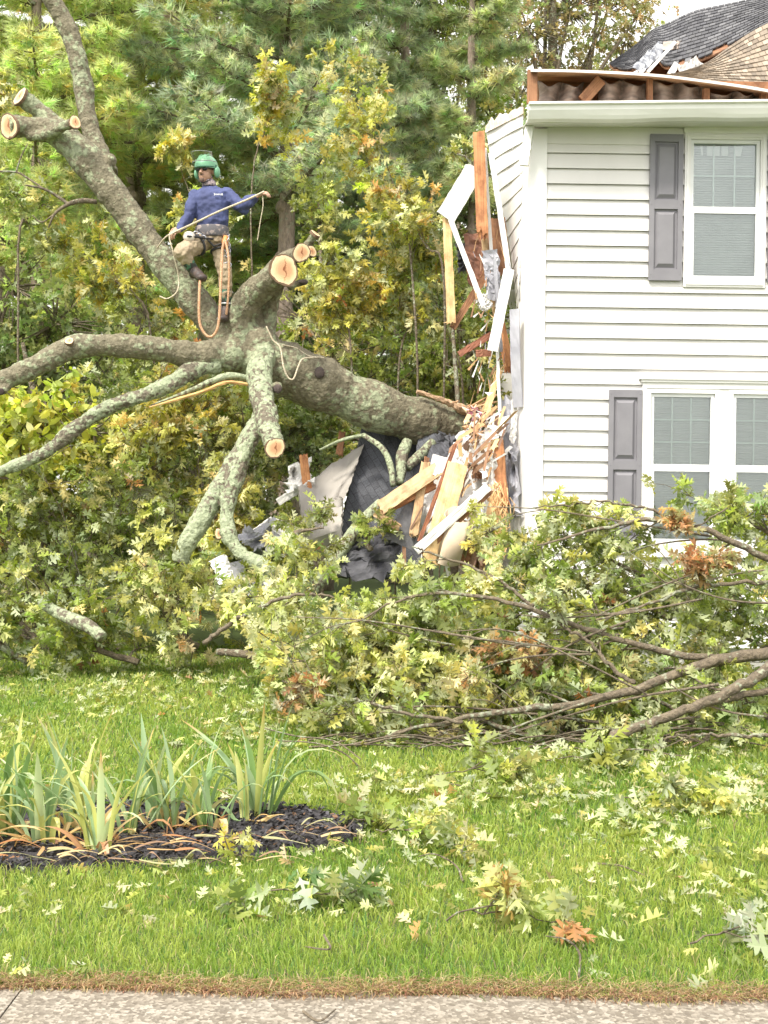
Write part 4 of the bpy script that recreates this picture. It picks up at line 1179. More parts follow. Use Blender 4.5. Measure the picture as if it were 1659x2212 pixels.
# burls at the crotch
for x, y, Y, r_ in ((560, 745, 12.65, .22), (520, 730, 12.65, .20), (500, 768, 12.55, .17), (600, 775, 12.65, .18), (545, 705, 12.75, .17), (640, 800, 12.8, .25), (450, 765, 12.55, .14), (578, 690, 12.75, .10)):
    g.ball(at(x, y, Y), r_, 14, 10)
LA = limb(g, rg, (520, 760, 12.7, .20), (458, 695, 12.65, .168), (395, 618, 12.6, .158), (335, 543, 12.6, .152), (280, 470, 12.6, .150), (228, 398, 12.6, .155), (170, 326, 12.6, .165), (125, 290, 12.58, .135), (80, 277, 12.54, .115), (22, 273, 12.45, .112), sides=18, wob=.03)
limb(g, rg, (165, 315, 12.6, .11), (130, 277, 12.65, .10), (90, 243, 12.68, .092), (46, 211, 12.6, .088))
limb(g, rg, (60, 295, 12.5, .06), (100, 290, 12.42, .06), (135, 274, 12.33, .055), (160, 265, 12.25, .054))
limb(g, rg, (238, 378, 12.75, .10), (212, 325, 12.85, .10), (190, 255, 12.9, .105), (181, 190, 12.92, .105), (168, 130, 12.88, .105), (148, 65, 12.88, .10), (120, 15, 12.85, .09), (85, -35, 12.8, .085), (20, -110, 12.8, .07), wob=.05)
g.ball(at(236, 348, 12.62), .08, 12, 8)
LC = limb(g, rg, (525, 745, 12.7, .20), (520, 690, 12.6, .175), (540, 645, 12.5, .155), (575, 612, 12.35, .142), (612, 583, 12.12, .122))
limb(g, rg, (560, 625, 12.5, .13), (600, 575, 12.45, .10), (628, 557, 12.4, .085), (650, 547, 12.3, .078))
limb(g, rg, (570, 720, 12.75, .13), (575, 670, 12.75, .12), (590, 630, 12.65, .10), (605, 600, 12.5, .09))
limb(g, rg, (620, 620, 12.5, .05), (645, 612, 12.5, .035), (664, 607, 12.5, .02), wob=.1)
limb(g, rg, (650, 550, 12.45, .045), (665, 528, 12.45, .045), (680, 507, 12.4, .047))
limb(g, rg, (640, 556, 12.45, .06), (672, 543, 12.4, .045))
limb(g, rg, (500, 770, 12.6, .17), (430, 768, 12.45, .155), (380, 760, 12.35, .13), (310, 752, 12.2, .12), (235, 747, 12.1, .118), (160, 750, 12.0, .115), (95, 780, 11.9, .11), (40, 808, 11.85, .105), (-30, 838, 11.8, .10), (-110, 870, 11.8, .09), wob=.04)
limb(g, rg, (158, 752, 11.95, .05), (150, 738, 11.9, .045), wob=.02)
limb(g, rg, (15, 835, 11.8, .05), (4, 846, 11.7, .045))
limb(gl, rg, (470, 785, 12.5, .11), (415, 800, 12.35, .088), (370, 828, 12.25, .078), (300, 858, 12.2, .075), (235, 880, 12.15, .070), (165, 925, 12.1, .068), (105, 973, 12.05, .066), (50, 1000, 12.0, .062), (-10, 1022, 12, .052), (-100, 1050, 12, .045), wob=.06)
limb(gl, rg, (572, 765, 12.55, .13), (560, 805, 12.35, .128), (566, 860, 12.1, .118), (578, 915, 11.85, .113), (593, 966, 11.6, .090))
LG = limb(g, rg, (570, 755, 12.6, .14), (560, 805, 12.35, .12), (564, 830, 12.25, .10))
limb(gl, rg, (572, 880, 12.2, .09), (545, 935, 12.1, .10), (510, 1000, 12.0, .105), (470, 1065, 11.9, .105), (430, 1130, 11.8, .10), (400, 1180, 11.75, .09), (388, 1215, 11.75, .08), wob=.04)
limb(gl, rg, (560, 915, 12.1, .08), (530, 975, 11.95, .088), (507, 1040, 11.85, .082), (492, 1100, 11.78, .075), (496, 1160, 11.7, .072), (525, 1198, 11.65, .072), (570, 1222, 11.6, .068), (605, 1250, 11.6, .06), wob=.04)
g.ball(at(598, 838, 12.2), .06, 10, 8)
g.ball(at(690, 805, 12.72), .09, 10, 8)
trunk = g.build('trunk', BARK, tree)
remesh(trunk, .016, 3)
dsp = trunk.modifiers.new('bark', 'DISPLACE')
tx = bpy.data.textures.new('bark_relief', 'CLOUDS'); tx.noise_scale = .05; tx.noise_depth = 3
dsp.texture = tx; dsp.strength = .022; dsp.mid_level = .5
tx2 = bpy.data.textures.new('limb_lumps', 'CLOUDS'); tx2.noise_scale = .33; tx2.noise_depth = 1
dsp2 = trunk.modifiers.new('lumps', 'DISPLACE'); dsp2.texture = tx2; dsp2.strength = .035; dsp2.mid_level = .5
lm_ = gl.build('limb', BARKL, tree)
remesh(lm_, .014, 2)
d2_ = lm_.modifiers.new('bark', 'DISPLACE'); d2_.texture = tx; d2_.strength = .03; d2_.mid_level = .5
d3_ = lm_.modifiers.new('lumps', 'DISPLACE'); d3_.texture = tx2; d3_.strength = .05; d3_.mid_level = .5
# sawn faces
def endcut(x, y, Y, r_, nv, name='sawn_end', ell=1.0, seed=0):
    cutdisc(at(x, y, Y), np.array(nv, float), r_, tree, name, ell, seed=seed)
endcut(18, 273, 12.40, .132, (-.55, -.80, -.15), ell=1.0, seed=1)
endcut(42, 208, 12.56, .100, (-.60, -.70, .38), seed=2)
endcut(162, 264, 12.22, .066, (.45, -.88, .1), seed=3)
endcut(613, 583, 12.02, .142, (.25, -.96, -.05), ell=1.15, seed=4)
endcut(651, 546, 12.24, .095, (.05, -.97, -.2), seed=5)
endcut(673, 543, 12.36, .062, (.6, -.75, .1), seed=6)
endcut(682, 504, 12.38, .055, (.55, -.35, .75), seed=7)
endcut(594, 968, 11.56, .100, (.22, -.96, -.12), seed=8)
endcut(149, 736, 11.87, .048, (-.05, -.75, .65), seed=9)
cutdisc(at(472, 1153, 11.70), np.array([-.2, -.97, 0]), .038, tree, 'sawn_end', 1.4, seed=10)
# dark hollow stub
g = G(); g.ball(at(2, 846, 11.68), (.035, .02, .035), 10, 6)
g.build('hollow_knot', M('rotten_hollow', (.05, .035, .03), (.03, .02, .02), 20, .95, .5), tree)
SCAR = M('old_scar', (.09, .065, .06), (.05, .04, .035), 20, .95, .6)
for c_, r_ in ((at(690, 805, 12.60), (.055, .03, .065)), (at(600, 840, 12.13), (.045, .03, .05)), (at(655, 610, 12.45), (.05, .05, .03))):
    G().ball(c_, r_, 10, 6).build('bark_scar', SCAR, tree)
# raw wood where the bark is scraped off along the trunk's upper edge
g = G()
P, R = smooth_path(*pts((900, 846, 13.05, .02), (950, 862, 13.15, .03), (990, 880, 13.25, .045), (1030, 900, 13.4, .07)), 24)
g.tube(P, R, 9, wob=.3, rng=rg)
g.build('scraped_wood', M('scraped_wood_mat', (.62, .43, .28), (.40, .26, .16), 10, .9, .7, stretch=(1, 6, 6)), tree)
# crushed end
g = G()
for q in range(60):
    a = rg.random() * 6.28; c_ = at(1015 + rg.normal() * 8, 925 + 42 * math.sin(a), 13.35 - .1 * math.cos(a))
    d = np.array([rg.uniform(.1, .3), -.1 + .1 * rg.normal(), rg.normal() * .08])
    g.tube([c_, c_ + d * .6, c_ + d], [.02, .014, .002], 4, (.60, .36, .2), caps=False)
g.build('crushed_wood', colmat('crushed_wood_mat', .9), tree)
# split branch, torn lengthwise
sp_ = G()
P, R = smooth_path(*pts((545, 820, 12.35, .05), (500, 812, 12.3, .055), (455, 825, 12.25, .05), (400, 848, 12.2, .03), (325, 876, 12.15, .008)), 26)
sp_.tube(P, R, 8, wob=.12, rng=rg, ell=.7)
sp_.build('torn_branch', BARKL, tree, smooth=True)
sp2 = G()
P, R = smooth_path(*pts((545, 832, 12.3, .02), (490, 826, 12.25, .02), (440, 845, 12.2, .02), (385, 862, 12.15, .018), (322, 880, 12.1, .006)), 26)
sp2.tube(P, R, 6, wob=.2, rng=rg)
sp2.build('torn_raw_wood', M('torn_raw_wood_mat', (.66, .42, .17), (.45, .25, .1), 10, .85, .4), tree)
# small dead side branch on the left, and the fork beneath the trunk
g = G()
for a in [((208, 436, 12.5, .026), (175, 434, 12.4, .028), (148, 441, 12.3, .024), (118, 462, 12.3, .016), (105, 492, 12.3, .009)),
          ((148, 441, 12.3, .018), (125, 425, 12.3, .018), (95, 408, 12.25, .015), (55, 400, 12.2, .01)),
          ((95, 408, 12.25, .010), (60, 385, 12.3, .011), (35, 372, 12.3, .011), (-10, 370, 12.3, .01)),
          ((35, 372, 12.3, .010), (45, 340, 12.3, .007), (60, 310, 12.3, .004)),
          ((118, 462, 12.3, .010), (90, 480, 12.3, .008), (70, 465, 12.3, .006))]:
    P, R = smooth_path(*pts(*a), 14); g.tube(P, R, 6, wob=.1, rng=rg)
g.build('side_branch', TWIG, tree, smooth=True)
g = G()
for a in [((880, 955, 13.0, .06), (868, 985, 12.85, .065), (866, 1020, 12.7, .055), (862, 1045, 12.6, .045)), ((935, 955, 13.1, .05), (905, 985, 12.95, .055), (878, 1010, 12.8, .055)),
          ((785, 940, 12.9, .028), (822, 965, 12.7, .032), (842, 1000, 12.6, .035), (850, 1050, 12.5, .03)), ((785, 940, 12.9, .022), (740, 950, 12.8, .018), (690, 972, 12.8, .012))]:
    P, R = smooth_path(*pts(*a), 14); g.tube(P, R, 9, wob=.08, rng=rg)
g.build('under_branch', BARKL, tree, smooth=True)
recentre(tree, tuple(at(560, 780, 12.7)))

lg = thing('mossy_log', 'mossy lichen spotted log leaning below the trunk against dark roof', 'log')
g = G(); P, R = smooth_path(*pts((822, 1085, 12.45, .045), (780, 1130, 12.3, .065), (735, 1190, 12.1, .075), (690, 1250, 11.9, .08), (640, 1330, 11.7, .08)), 30); g.tube(P, R, 12, wob=.06, rng=rg)
g.build('log_stem', BARKL, lg, smooth=True); recentre(lg, tuple(P[-1]))
lg = thing('lichen_log', 'pale lichen crusted log lying in leaves at far left', 'log')
g = G(); P, R = smooth_path(*pts((92, 1300, 11.2, .055), (115, 1318, 11.1, .055), (150, 1335, 11.0, .06), (190, 1352, 10.9, .065), (222, 1378, 10.8, .05)), 26); g.tube(P, R, 12, wob=.07, rng=rg)
g.build('log_stem', BARKL, lg, smooth=True); recentre(lg, tuple(P[-1]))
lg = thing('dark_limb_piece', 'dark cut limb piece on grass left of the brush pile', 'log')
g = G(); P, R = smooth_path(*pts((470, 1408, 10.6, .03), (520, 1412, 10.5, .035), (560, 1420, 10.5, .035), (575, 1432, 10.5, .02)), 20); g.tube(P, R, 10, wob=.08, rng=rg)
P, R = smooth_path(*pts((545, 1416, 10.5, .02), (575, 1398, 10.45, .014), (610, 1390, 10.4, .008)), 10); g.tube(P, R, 8)
g.build('log_stem', TWIG, lg, smooth=True); recentre(lg, tuple(P[0]))

# ================================================================ WORKER
YP = 12.48
man = thing('person', 'worker in green helmet, navy shirt and khaki trousers standing in the tree holding a rope', 'person')
SKIN = M('skin', (.50, .30, .21), (.42, .24, .165), 14, .55)
J = dict(
    head=at(445, 372, YP - .02), neck=at(452, 402, YP), chest=at(453, 432, YP), waist=at(458, 487, YP), pelvis=at(458, 512, YP),
    rs=at(421, 424, YP - .02), re=at(409, 466, YP - .06), rw=at(389, 494, YP - .20), rh=at(380, 500, YP - .23),
    ls=at(489, 420, YP + .02), le=at(521, 447, YP - .06), lw=at(553, 426, YP - .16), lh=at(565, 419, YP - .18),
    rhip=at(444, 518, YP), rk=at(393, 545, YP - .26), ra=at(417, 582, YP - .16), rf=at(436, 600, YP - .26),
    lhip=at(474, 520, YP + .02), lk=at(486, 592, YP - .02), la=at(490, 662, YP + .05), lf=at(482, 688, YP - .04))


def seg(g, a, b, r0, r1, n=12, ell=1.0, mid=None, col=(1, 1, 1)):
    a, b = J[a] if isinstance(a, str) else np.asarray(a), J[b] if isinstance(b, str) else np.asarray(b)
    rm = mid if mid else (r0 + r1) / 2
    P = np.array([a * (1 - t) + b * t for t in np.linspace(0, 1, 7)])
    R = np.array([(1 - t) * (1 - t) * r0 + 2 * t * (1 - t) * (2 * rm - (r0 + r1) / 2) + t * t * r1 for t in np.linspace(0, 1, 7)])
    g.tube(P, R, n, col, ell=ell)
    g.ball(a, r0 * .99, n, 8, col); g.ball(b, r1 * .99, n, 8, col)


def stack(g, rows, n=20, col=(1, 1, 1)):
    """torso: stacked ellipses (centre, half width, half depth) in a slightly turned frame"""
    ang = math.radians(-14)
    X = np.array([math.cos(ang), math.sin(ang), 0]); Yv = np.array([-math.sin(ang), math.cos(ang), 0])
    th = np.linspace(0, 2 * math.pi, n, endpoint=False); V = []
    for c_, a, b_ in rows:
        V += [c_ + X * a * math.cos(t) + Yv * b_ * math.sin(t) for t in th]
    m_ = len(rows)
    Q = [(i * n + j, i * n + (j + 1) % n, (i + 1) * n + (j + 1) % n, (i + 1) * n + j) for i in range(m_ - 1) for j in range(n)]
    k = len(V); V += [rows[0][0], rows[-1][0]]
    T = [(k, (j + 1) % n, j) for j in range(n)] + [(k + 1, (m_ - 1) * n + j, (m_ - 1) * n + (j + 1) % n) for j in range(n)]
    g.add(V, T, Q, col)


# head frame: face turned to the viewer's left, a little down
ha = math.radians(20)
HF = np.array([-math.sin(ha), -math.cos(ha), -.10]); HF = nrm(HF)
HR = nrm(np.cross(HF, [0, 0, 1])); HU = np.cross(HR, HF)
HR = -HR      # viewer-right side of the face
HC = J['head']
HS = 1.06
HC = HC + np.array([0, 0, .012])
def hp(r_, f, u): return HC + (HR * r_ + HF * f + HU * u) * HS
HM = np.column_stack([HR, HF, HU]) * HS
g = G()
g.ball(hp(0, -.012, .035), (.077, .095, .085), 18, 12, R=HM)
g.ball(hp(0, .03, -.045), (.058, .062, .075), 16, 10, R=HM)          # jaw and cheeks
g.ball(hp(0, .078, -.098), (.026, .022, .024), 10, 8, R=HM)          # chin
g.tube([hp(0, .085, .01), hp(0, .108, -.02), hp(0, .112, -.034)], [.010, .014, .015], 8)   # nose
g.ball(hp(.012, .1, -.036), .010, 8, 6); g.ball(hp(-.012, .1, -.036), .010, 8, 6)
g.ball(hp(0, .083, .03), (.055, .016, .014), 10, 6, R=HM)            # brow
g.ball(hp(0, .090, -.062), (.024, .012, .008), 10, 6, R=HM); g.ball(hp(0, .088, -.074), (.020, .012, .008), 10, 6, R=HM)   # lips
for s_ in (-1, 1): g.ball(hp(s_ * .077, -.012, -.012), (.012, .022, .032), 10, 8, R=HM)
seg(g, hp(0, -.02, -.06), J['neck'] + np.array([0, .01, -.05]), .055, .06)
stack(g, [(J['chest'] + np.array([0, 0, .11]), .09, .07), (J['chest'] + np.array([0, 0, .06]), .16, .09), (J['chest'], .165, .11), (J['waist'], .135, .09), (J['pelvis'], .15, .10), (J['pelvis'] + np.array([0, 0, -.07]), .13, .09)])
seg(g, 'rs', 're', .052, .04); seg(g, 're', 'rw', .042, .026); seg(g, 'ls', 'le', .052, .04); seg(g, 'le', 'lw', .042, .026)
seg(g, 'rhip', 'rk', .085, .055); seg(g, 'rk', 'ra', .055, .038, mid=.055); seg(g, 'lhip', 'lk', .085, .055); seg(g, 'lk', 'la', .055, .038, mid=.055)
seg(g, 'ra', 'rf', .035, .03); seg(g, 'la', 'lf', .035, .03)


def hand(g, wrist, palm_dir, back, curl=1.0, s_=1.0, flip=1):
    """palm slab, four bent fingers of unequal length, thumb from the side; closed round a rope"""
    D = nrm(palm_dir); N_ = nrm(np.asarray(back) - D * np.dot(back, D)); S_ = np.cross(D, N_) * flip
    pc = wrist + D * .045 * s_
    Rm = np.column_stack([S_, D, N_])
    g.ball(pc, np.array([.042, .050, .017]) * s_, 12, 8, R=Rm)
    g.ball(wrist, .026 * s_, 10, 8)
    for k, (off, ln) in enumerate(((.030, .075), (.011, .085), (-.010, .078), (-.030, .060))):
        p = wrist + D * .085 * s_ + S_ * off * s_
        path = [p]; dd = D.copy()
        for q, fr in enumerate((.45, .32, .25)):
            a = curl * (.75 + .35 * q) * .85
            dd = nrm(dd * math.cos(a) - N_ * math.sin(a)) if q else nrm(D * math.cos(a * .7) - N_ * math.sin(a * .7))
            nd = nrm(dd); p = p + nd * ln * fr * s_
            path.append(p)
            D2 = nd; Nn = nrm(N_ * math.cos(a) + D * math.sin(a)); dd = D2
        g.tube(path, [.0095 * s_, .009 * s_, .0085 * s_, .0075 * s_], 8)
        g.ball(path[-1], .0078 * s_, 8, 6)
        for q_ in path[1:3]: g.ball(q_, .0095 * s_, 8, 6)
    t0 = wrist + D * .03 * s_ + S_ * .035 * s_
    t1 = t0 + nrm(S_ * .8 + D * .5 - N_ * .4) * .034 * s_; t2 = t1 + nrm(D * .8 - N_ * .6) * .03 * s_
    g.tube([t0, t1, t2], [.013 * s_, .011 * s_, .009 * s_], 8); g.ball(t1, .0112 * s_, 8, 6); g.ball(t2, .009 * s_, 8, 6)


hand(g, J['rw'], J['rh'] - J['rw'] + np.array([-.03, -.03, -.02]), np.array([-.2, -.9, .5]), 1.3, 1.05)
hand(g, J['lw'], J['lh'] - J['lw'], np.array([.1, -.5, .85]), 1.35, 1.05, flip=-1)
body = g.build('body', SKIN, man); remesh(body, .0055, 1)

# shirt: torso and sleeves in one cloth, folds by displacement
NAVY = M('navy_jersey', (.065, .082, .20), (.04, .05, .13), 5, .8, .3, stretch=(1, 1, .5), bscale=12)
g = G(); ch = J['chest']; wa = J['waist']
stack(g, [(ch + np.array([0, 0, .142]), .065, .06), (ch + np.array([0, 0, .118]), .115, .08), (ch + np.array([0, 0, .08]), .175, .105), (ch + np.array([0, 0, .02]), .196, .128), (ch + np.array([.005, 0, -.07]), .196, .132), ((ch + wa) / 2 + np.array([.01, 0, -.03]), .182, .128), (wa + np.array([0, -.01, .03]), .170, .125), (wa + np.array([0, 0, -.02]), .155, .115)])
seg(g, 'rs', 're', .074, .062, mid=.07); seg(g, 're', 'rw', .062, .040, mid=.055); seg(g, 'ls', 'le', .074, .066, mid=.072); seg(g, 'le', 'lw', .066, .040, mid=.062)
g.ball(J['le'] + np.array([.03, 0, -.03]), .055, 10, 8)
sh = g.build('shirt', NAVY, man); remesh(sh, .009, 2)
d_ = sh.modifiers.new('folds', 'DISPLACE'); t_ = bpy.data.textures.new('cloth_folds', 'CLOUDS'); t_.noise_scale = .085; t_.noise_depth = 2; d_.texture = t_; d_.strength = .04; d_.mid_level = .5
# neck gaiter
g = G(); stack(g, [(ch + np.array([-.002, -.012, .135]), .078, .072), (ch + np.array([-.004, -.015, .165]), .070, .064), (ch + np.array([-.008, -.018, .19]), .066, .062), (ch + np.array([-.01, -.018, .20]), .06, .055)])
nk = g.build('neck_gaiter', M('patterned_gaiter', (.42, .34, .34), (.17, .14, .18), 60, .9, .3, lo=.45, hi=.55), man, smooth=True)
# small white embroidered lettering on the chest (a short illegible script in the photo)
g = G(); cc = at(473, 420, YP - .145)
for q, (dx_, w_, h_) in enumerate(((-.046, .013, .020), (-.031, .009, .012), (-.018, .009, .011), (-.005, .009, .012), (.009, .010, .011), (.022, .008, .013), (.034, .012, .020))):
    x = cc[0] + dx_
    g.tube([(x - w_ / 2, cc[1] + .002, cc[2] + h_ * .3), (x, cc[1], cc[2] + h_ * .55), (x + w_ / 3, cc[1], cc[2]), (x - w_ / 3, cc[1], cc[2] - h_ * .5), (x + w_ / 2, cc[1], cc[2] - h_ * .35)], [.003] * 5, 5)
g.build('chest_lettering', M('white_print', (.85, .85, .85), (.8, .8, .8), 5, .7), man)

# trousers
KH = M('khaki_canvas', (.40, .32, .22), (.27, .21, .14), 7, .85, .4, bscale=14)
g = G(); pe = J['pelvis']
stack(g, [(pe + np.array([0, 0, .07]), .155, .112), (pe + np.array([0, 0, .0]), .172, .125), (pe + np.array([0, 0, -.07]), .165, .12), (pe + np.array([0, 0, -.11]), .10, .09)])
seg(g, 'rhip', 'rk', .108, .088, mid=.102); seg(g, 'rk', J['rk'] * .55 + J['ra'] * .45, .086, .072); seg(g, 'lhip', 'lk', .105, .075, mid=.092); seg(g, 'lk', J['lk'] * .3 + J['la'] * .7, .073, .062)
tr_ = g.build('trousers', KH, man); remesh(tr_, .009, 2)
d_ = tr_.modifiers.new('folds', 'DISPLACE'); t3_ = bpy.data.textures.new('trouser_folds', 'CLOUDS'); t3_.noise_scale = .045; t3_.noise_depth = 1; d_.texture = t3_; d_.strength = .03; d_.mid_level = .5
# boots
BOOT = M('boot_leather', (.085, .055, .045), (.04, .03, .03), 20, .6, .3)
BG = M('boot_green_shaft', (.06, .16, .10), (.03, .035, .03), 22, .7, .3, lo=.48, hi=.52)
for (kn, an, ft) in (('rk', 'ra', 'rf'), ('lk', 'la', 'lf')):
    g = G(); seg(g, J[kn] * .5 + J[an] * .5, an, .064, .058)
    g.build('boot_shaft', BG, man, smooth=True)
    g = G(); a = J[an]; f = J[ft]; dn = nrm(f - a)
    seg(g, a, a + (f - a) * .5, .056, .052); g.ball(f, (.058, .062, .042), 12, 8); g.ball(a + (f - a) * .7, .052, 12, 8); g.ball(a + np.array([.0, .03, -.04]), .05, 12, 8)
    bt = g.build('boot', BOOT, man); remesh(bt, .009, 2)
# climbing spur and gear on the left leg
g = G(); a = J['la']
g.tube([a + np.array([-.05, -.05, .18]), a + np.array([-.055, -.06, .05]), a + np.array([-.05, -.06, -.09]), a + np.array([-.09, -.1, -.15])], [.010, .010, .012, .004], 7)
for z in (.14, .02): g.tube([a + np.array([.065 * math.cos(t), .07 * math.sin(t) - .01, z]) for t in np.linspace(0, 6.28, 14)], .010, 6)
g.build('climbing_spur', M('spur_metal', (.62, .62, .62), (.4, .4, .42), 20, .4, .1, metal=.6), man, smooth=True)

# harness: camouflage belt, straps, gear
HAR = M('camo_belt', (.10, .095, .105), (.26, .22, .21), 16, .85, .3, lo=.48, hi=.54)
BLK = M('black_webbing', (.03, .03, .032), (.045, .045, .05), 30, .8)
g = G(); stack(g, [(wa + np.array([0, 0, -.015]), .172, .13), (wa + np.array([0, 0, -.03]), .180, .138), (wa + np.array([0, 0, -.12]), .186, .142), (wa + np.array([0, 0, -.135]), .176, .132)])
g.build('harness_belt', HAR, man, smooth=True)
g = G()
def loop(g, c_, ax, r_, th_, nn=18, tilt=0):
    ax = nrm(ax); ref = np.array([0, 0, 1.]) if abs(ax[2]) < .9 else np.array([1., 0, 0]); A = nrm(np.cross(ax, ref)); B = np.cross(ax, A)
    g.tube([c_ + (A * math.cos(t) + B * math.sin(t)) * r_ for t in np.linspace(0, 2 * math.pi, nn)], th_, 6, caps=False)
tw = J['rhip'] * .6 + J['rk'] * .4; loop(g, tw, J['rk'] - J['rhip'], .112, .013)
tw = J['lhip'] * .7 + J['lk'] * .3; loop(g, tw, J['lk'] - J['lhip'], .105, .013)
g.tube([wa + np.array([-.12, -.15, -.08]), tw + np.array([-.06, -.12, .02]), tw + np.array([.05, -.10, .06]), wa + np.array([.17, -.06, -.1])], [.011] * 4, 6)
g.tube([J['rhip'] * .3 + J['rk'] * .7 + np.array([-.0, -.11, .1]), J['rhip'] * .5 + J['rk'] * .5 + np.array([.0, -.115, .07]), J['rhip'] + np.array([.1, -.13, -.02])], [.012] * 3, 6)
g.build('leg_straps', BLK, man, smooth=True)
g = G(); rr = rs(71)
for q in range(7):
    c_ = wa + np.array([.17 + rr.normal() * .02, -.08 + rr.normal() * .03, -.12 - .05 * q + .0]); loop(g, c_, np.array([rr.normal(), rr.normal(), .4 * rr.normal()]), .028 + .012 * rr.random(), .006)
for q in range(3):
    c_ = wa + np.array([-.14 + .04 * q, -.17, -.13 - .02 * q]); loop(g, c_, np.array([rr.normal() * .4, 1, .3]), .026, .006)
g.build('carabiners', M('grey_alloy', (.62, .62, .66), (.25, .25, .30), 30, .35, metal=.7), man, smooth=True)
g = G(); g.ball(wa + np.array([-.20, -.22, -.17]), (.065, .05, .055), 14, 10)
g.build('white_pouch', M('pale_pouch', (.74, .68, .62), (.58, .5, .42), 6, .8, .3), man, smooth=True)
g = G(); g.tube([wa + np.array([.16, -.09, -.13]), wa + np.array([.15, -.1, -.2]), wa + np.array([.155, -.1, -.26])], [.03, .035, .025], 8)
g.build('orange_handle', M('orange_plastic', (.62, .25, .08), (.45, .17, .06), 10, .5), man, smooth=True)
# helmet with raised visor and ear muffs
HEL = M('green_helmet_shell', (.19, .42, .26), (.14, .34, .21), 5, .35)
g = G(); nn, mm = 24, 10; rows = []
for i in range(mm):
    ph = math.pi / 2 * i / (mm - 1) * 1.12
    rows.append([hp(.112 * math.sin(ph) * math.cos(t), -.01 + (.128 if math.sin(t) > 0 else .135) * math.sin(ph) * math.sin(t), .038 + .118 * math.cos(ph)) for t in np.linspace(0, 2 * math.pi, nn + 1)])
g.grid(np.array(rows), .0)
for q in (-.04, 0, .04): g.tube([hp(q, .105 * math.cos(t) - .01, .04 + .117 * math.sin(t)) for t in np.linspace(.35, 2.2, 9)], [.006] * 9, 6)
g.build('helmet', HEL, man, smooth=True)
g = G(); g.grid(np.array([[hp(.113 * math.sin(t), -.01 + .130 * math.cos(t), .03) for t in np.linspace(-1.5, 1.5, 15)], [hp(.108 * math.sin(t), -.01 + .150 * math.cos(t), .022) for t in np.linspace(-1.5, 1.5, 15)]]), .006)
for s_ in (-1, 1): g.tube([hp(s_ * .108, 0, .05), hp(s_ * .11, .0, 0)], [.010, .010], 6)
g.build('helmet_brim', M('dark_green_brim', (.02, .10, .07), (.015, .07, .05), 10, .5), man)
g = G()
for s_ in (-1, 1): g.ball(hp(s_ * .108, -.022, -.015), (.030, .042, .055), 14, 10, R=HM)
g.build('ear_muff', HEL, man, smooth=True)
g = G()
for s_ in (-1, 1): g.tube([hp(s_ * .082, -.0, -.05), hp(s_ * .06, .05, -.10), hp(0, .072, -.125)], [.004] * 3, 5)
g.build('chin_strap', BLK, man)
m, n, l, b = new_mat('clear_visor')
n.remove(b); t1 = n.new('ShaderNodeBsdfTransparent'); t1.inputs[0].default_value = (.80, .84, .82, 1); t2 = n.new('ShaderNodeBsdfGlossy'); t2.inputs['Roughness'].default_value = .15
ms = n.new('ShaderNodeMixShader'); ms.inputs[0].default_value = .28; l.new(t1.outputs[0], ms.inputs[1]); l.new(t2.outputs[0], ms.inputs[2]); l.new(ms.outputs[0], n['Material Output'].inputs[0])
rows = [[hp(.118 * math.sin(t) * (1 + .0 * k), .02 + (.125 + .045 * k) * math.cos(t), .075 + .085 * k - .02 * math.cos(t) * 0) for t in np.linspace(-1.25, 1.25, 15)] for k in (0, .5, 1)]
G().grid(np.array(rows)).build('visor', m, man, smooth=True)
g = G(); g.tube([hp(.118 * math.sin(t), .02 + .125 * math.cos(t), .075) for t in np.linspace(-1.6, 1.6, 15)], .005, 5)
g.tube([hp(.118 * math.sin(t), .02 + .170 * math.cos(t), .160) for t in np.linspace(-1.25, 1.25, 15)], .003, 5)
g.build('visor_rim', M('visor_rim_grey', (.25, .27, .27), (.2, .2, .2), 10, .5), man)
# sunglasses
g = G()
for s_ in (-1, 1): g.ball(hp(s_ * .031, .096 - .012, .008), (.031, .012, .020), 12, 8, R=HM)
g.tube([hp(-.02, .098, .012), hp(.02, .098, .012)], .004, 5)
for s_ in (-1, 1): g.tube([hp(s_ * .055, .075, .012), hp(s_ * .076, .02, .008), hp(s_ * .08, -.01, .005)], .004, 5)
g.build('sunglasses', M('black_lens', (.012, .012, .015), (.01, .01, .012), 5, .15), man, smooth=True)
g = G(); g.ball(hp(0, .090, -.098), (.027, .018, .022), 10, 8, R=HM); g.ball(hp(0, .098, -.052), (.026, .008, .005), 10, 6, R=HM)
g.build('beard', M('dark_stubble', (.16, .10, .075), (.10, .065, .05), 60, .9, .5), man)
recentre(man, tuple(J['lf'] + np.array([0, 0, -.05])))

# ---------------------------------------------------------------- ropes
ROPE_W = M('cream_rope', (.66, .58, .44), (.40, .34, .24), 120, .8, .6, lo=.45, hi=.55)
ROPE_O = M('orange_rope', (.66, .40, .24), (.42, .22, .12), 120, .8, .6, lo=.45, hi=.55)


def rope(label, mat, *a, r=.009, name='rope', n=50):
    P, _ = smooth_path(*pts(*[(x, y, Y, r) for x, y, Y in a]), n)
    g = G(); g.tube(P, r, 7)
    return tag(g.build(name, mat, smooth=True), label, 'rope')


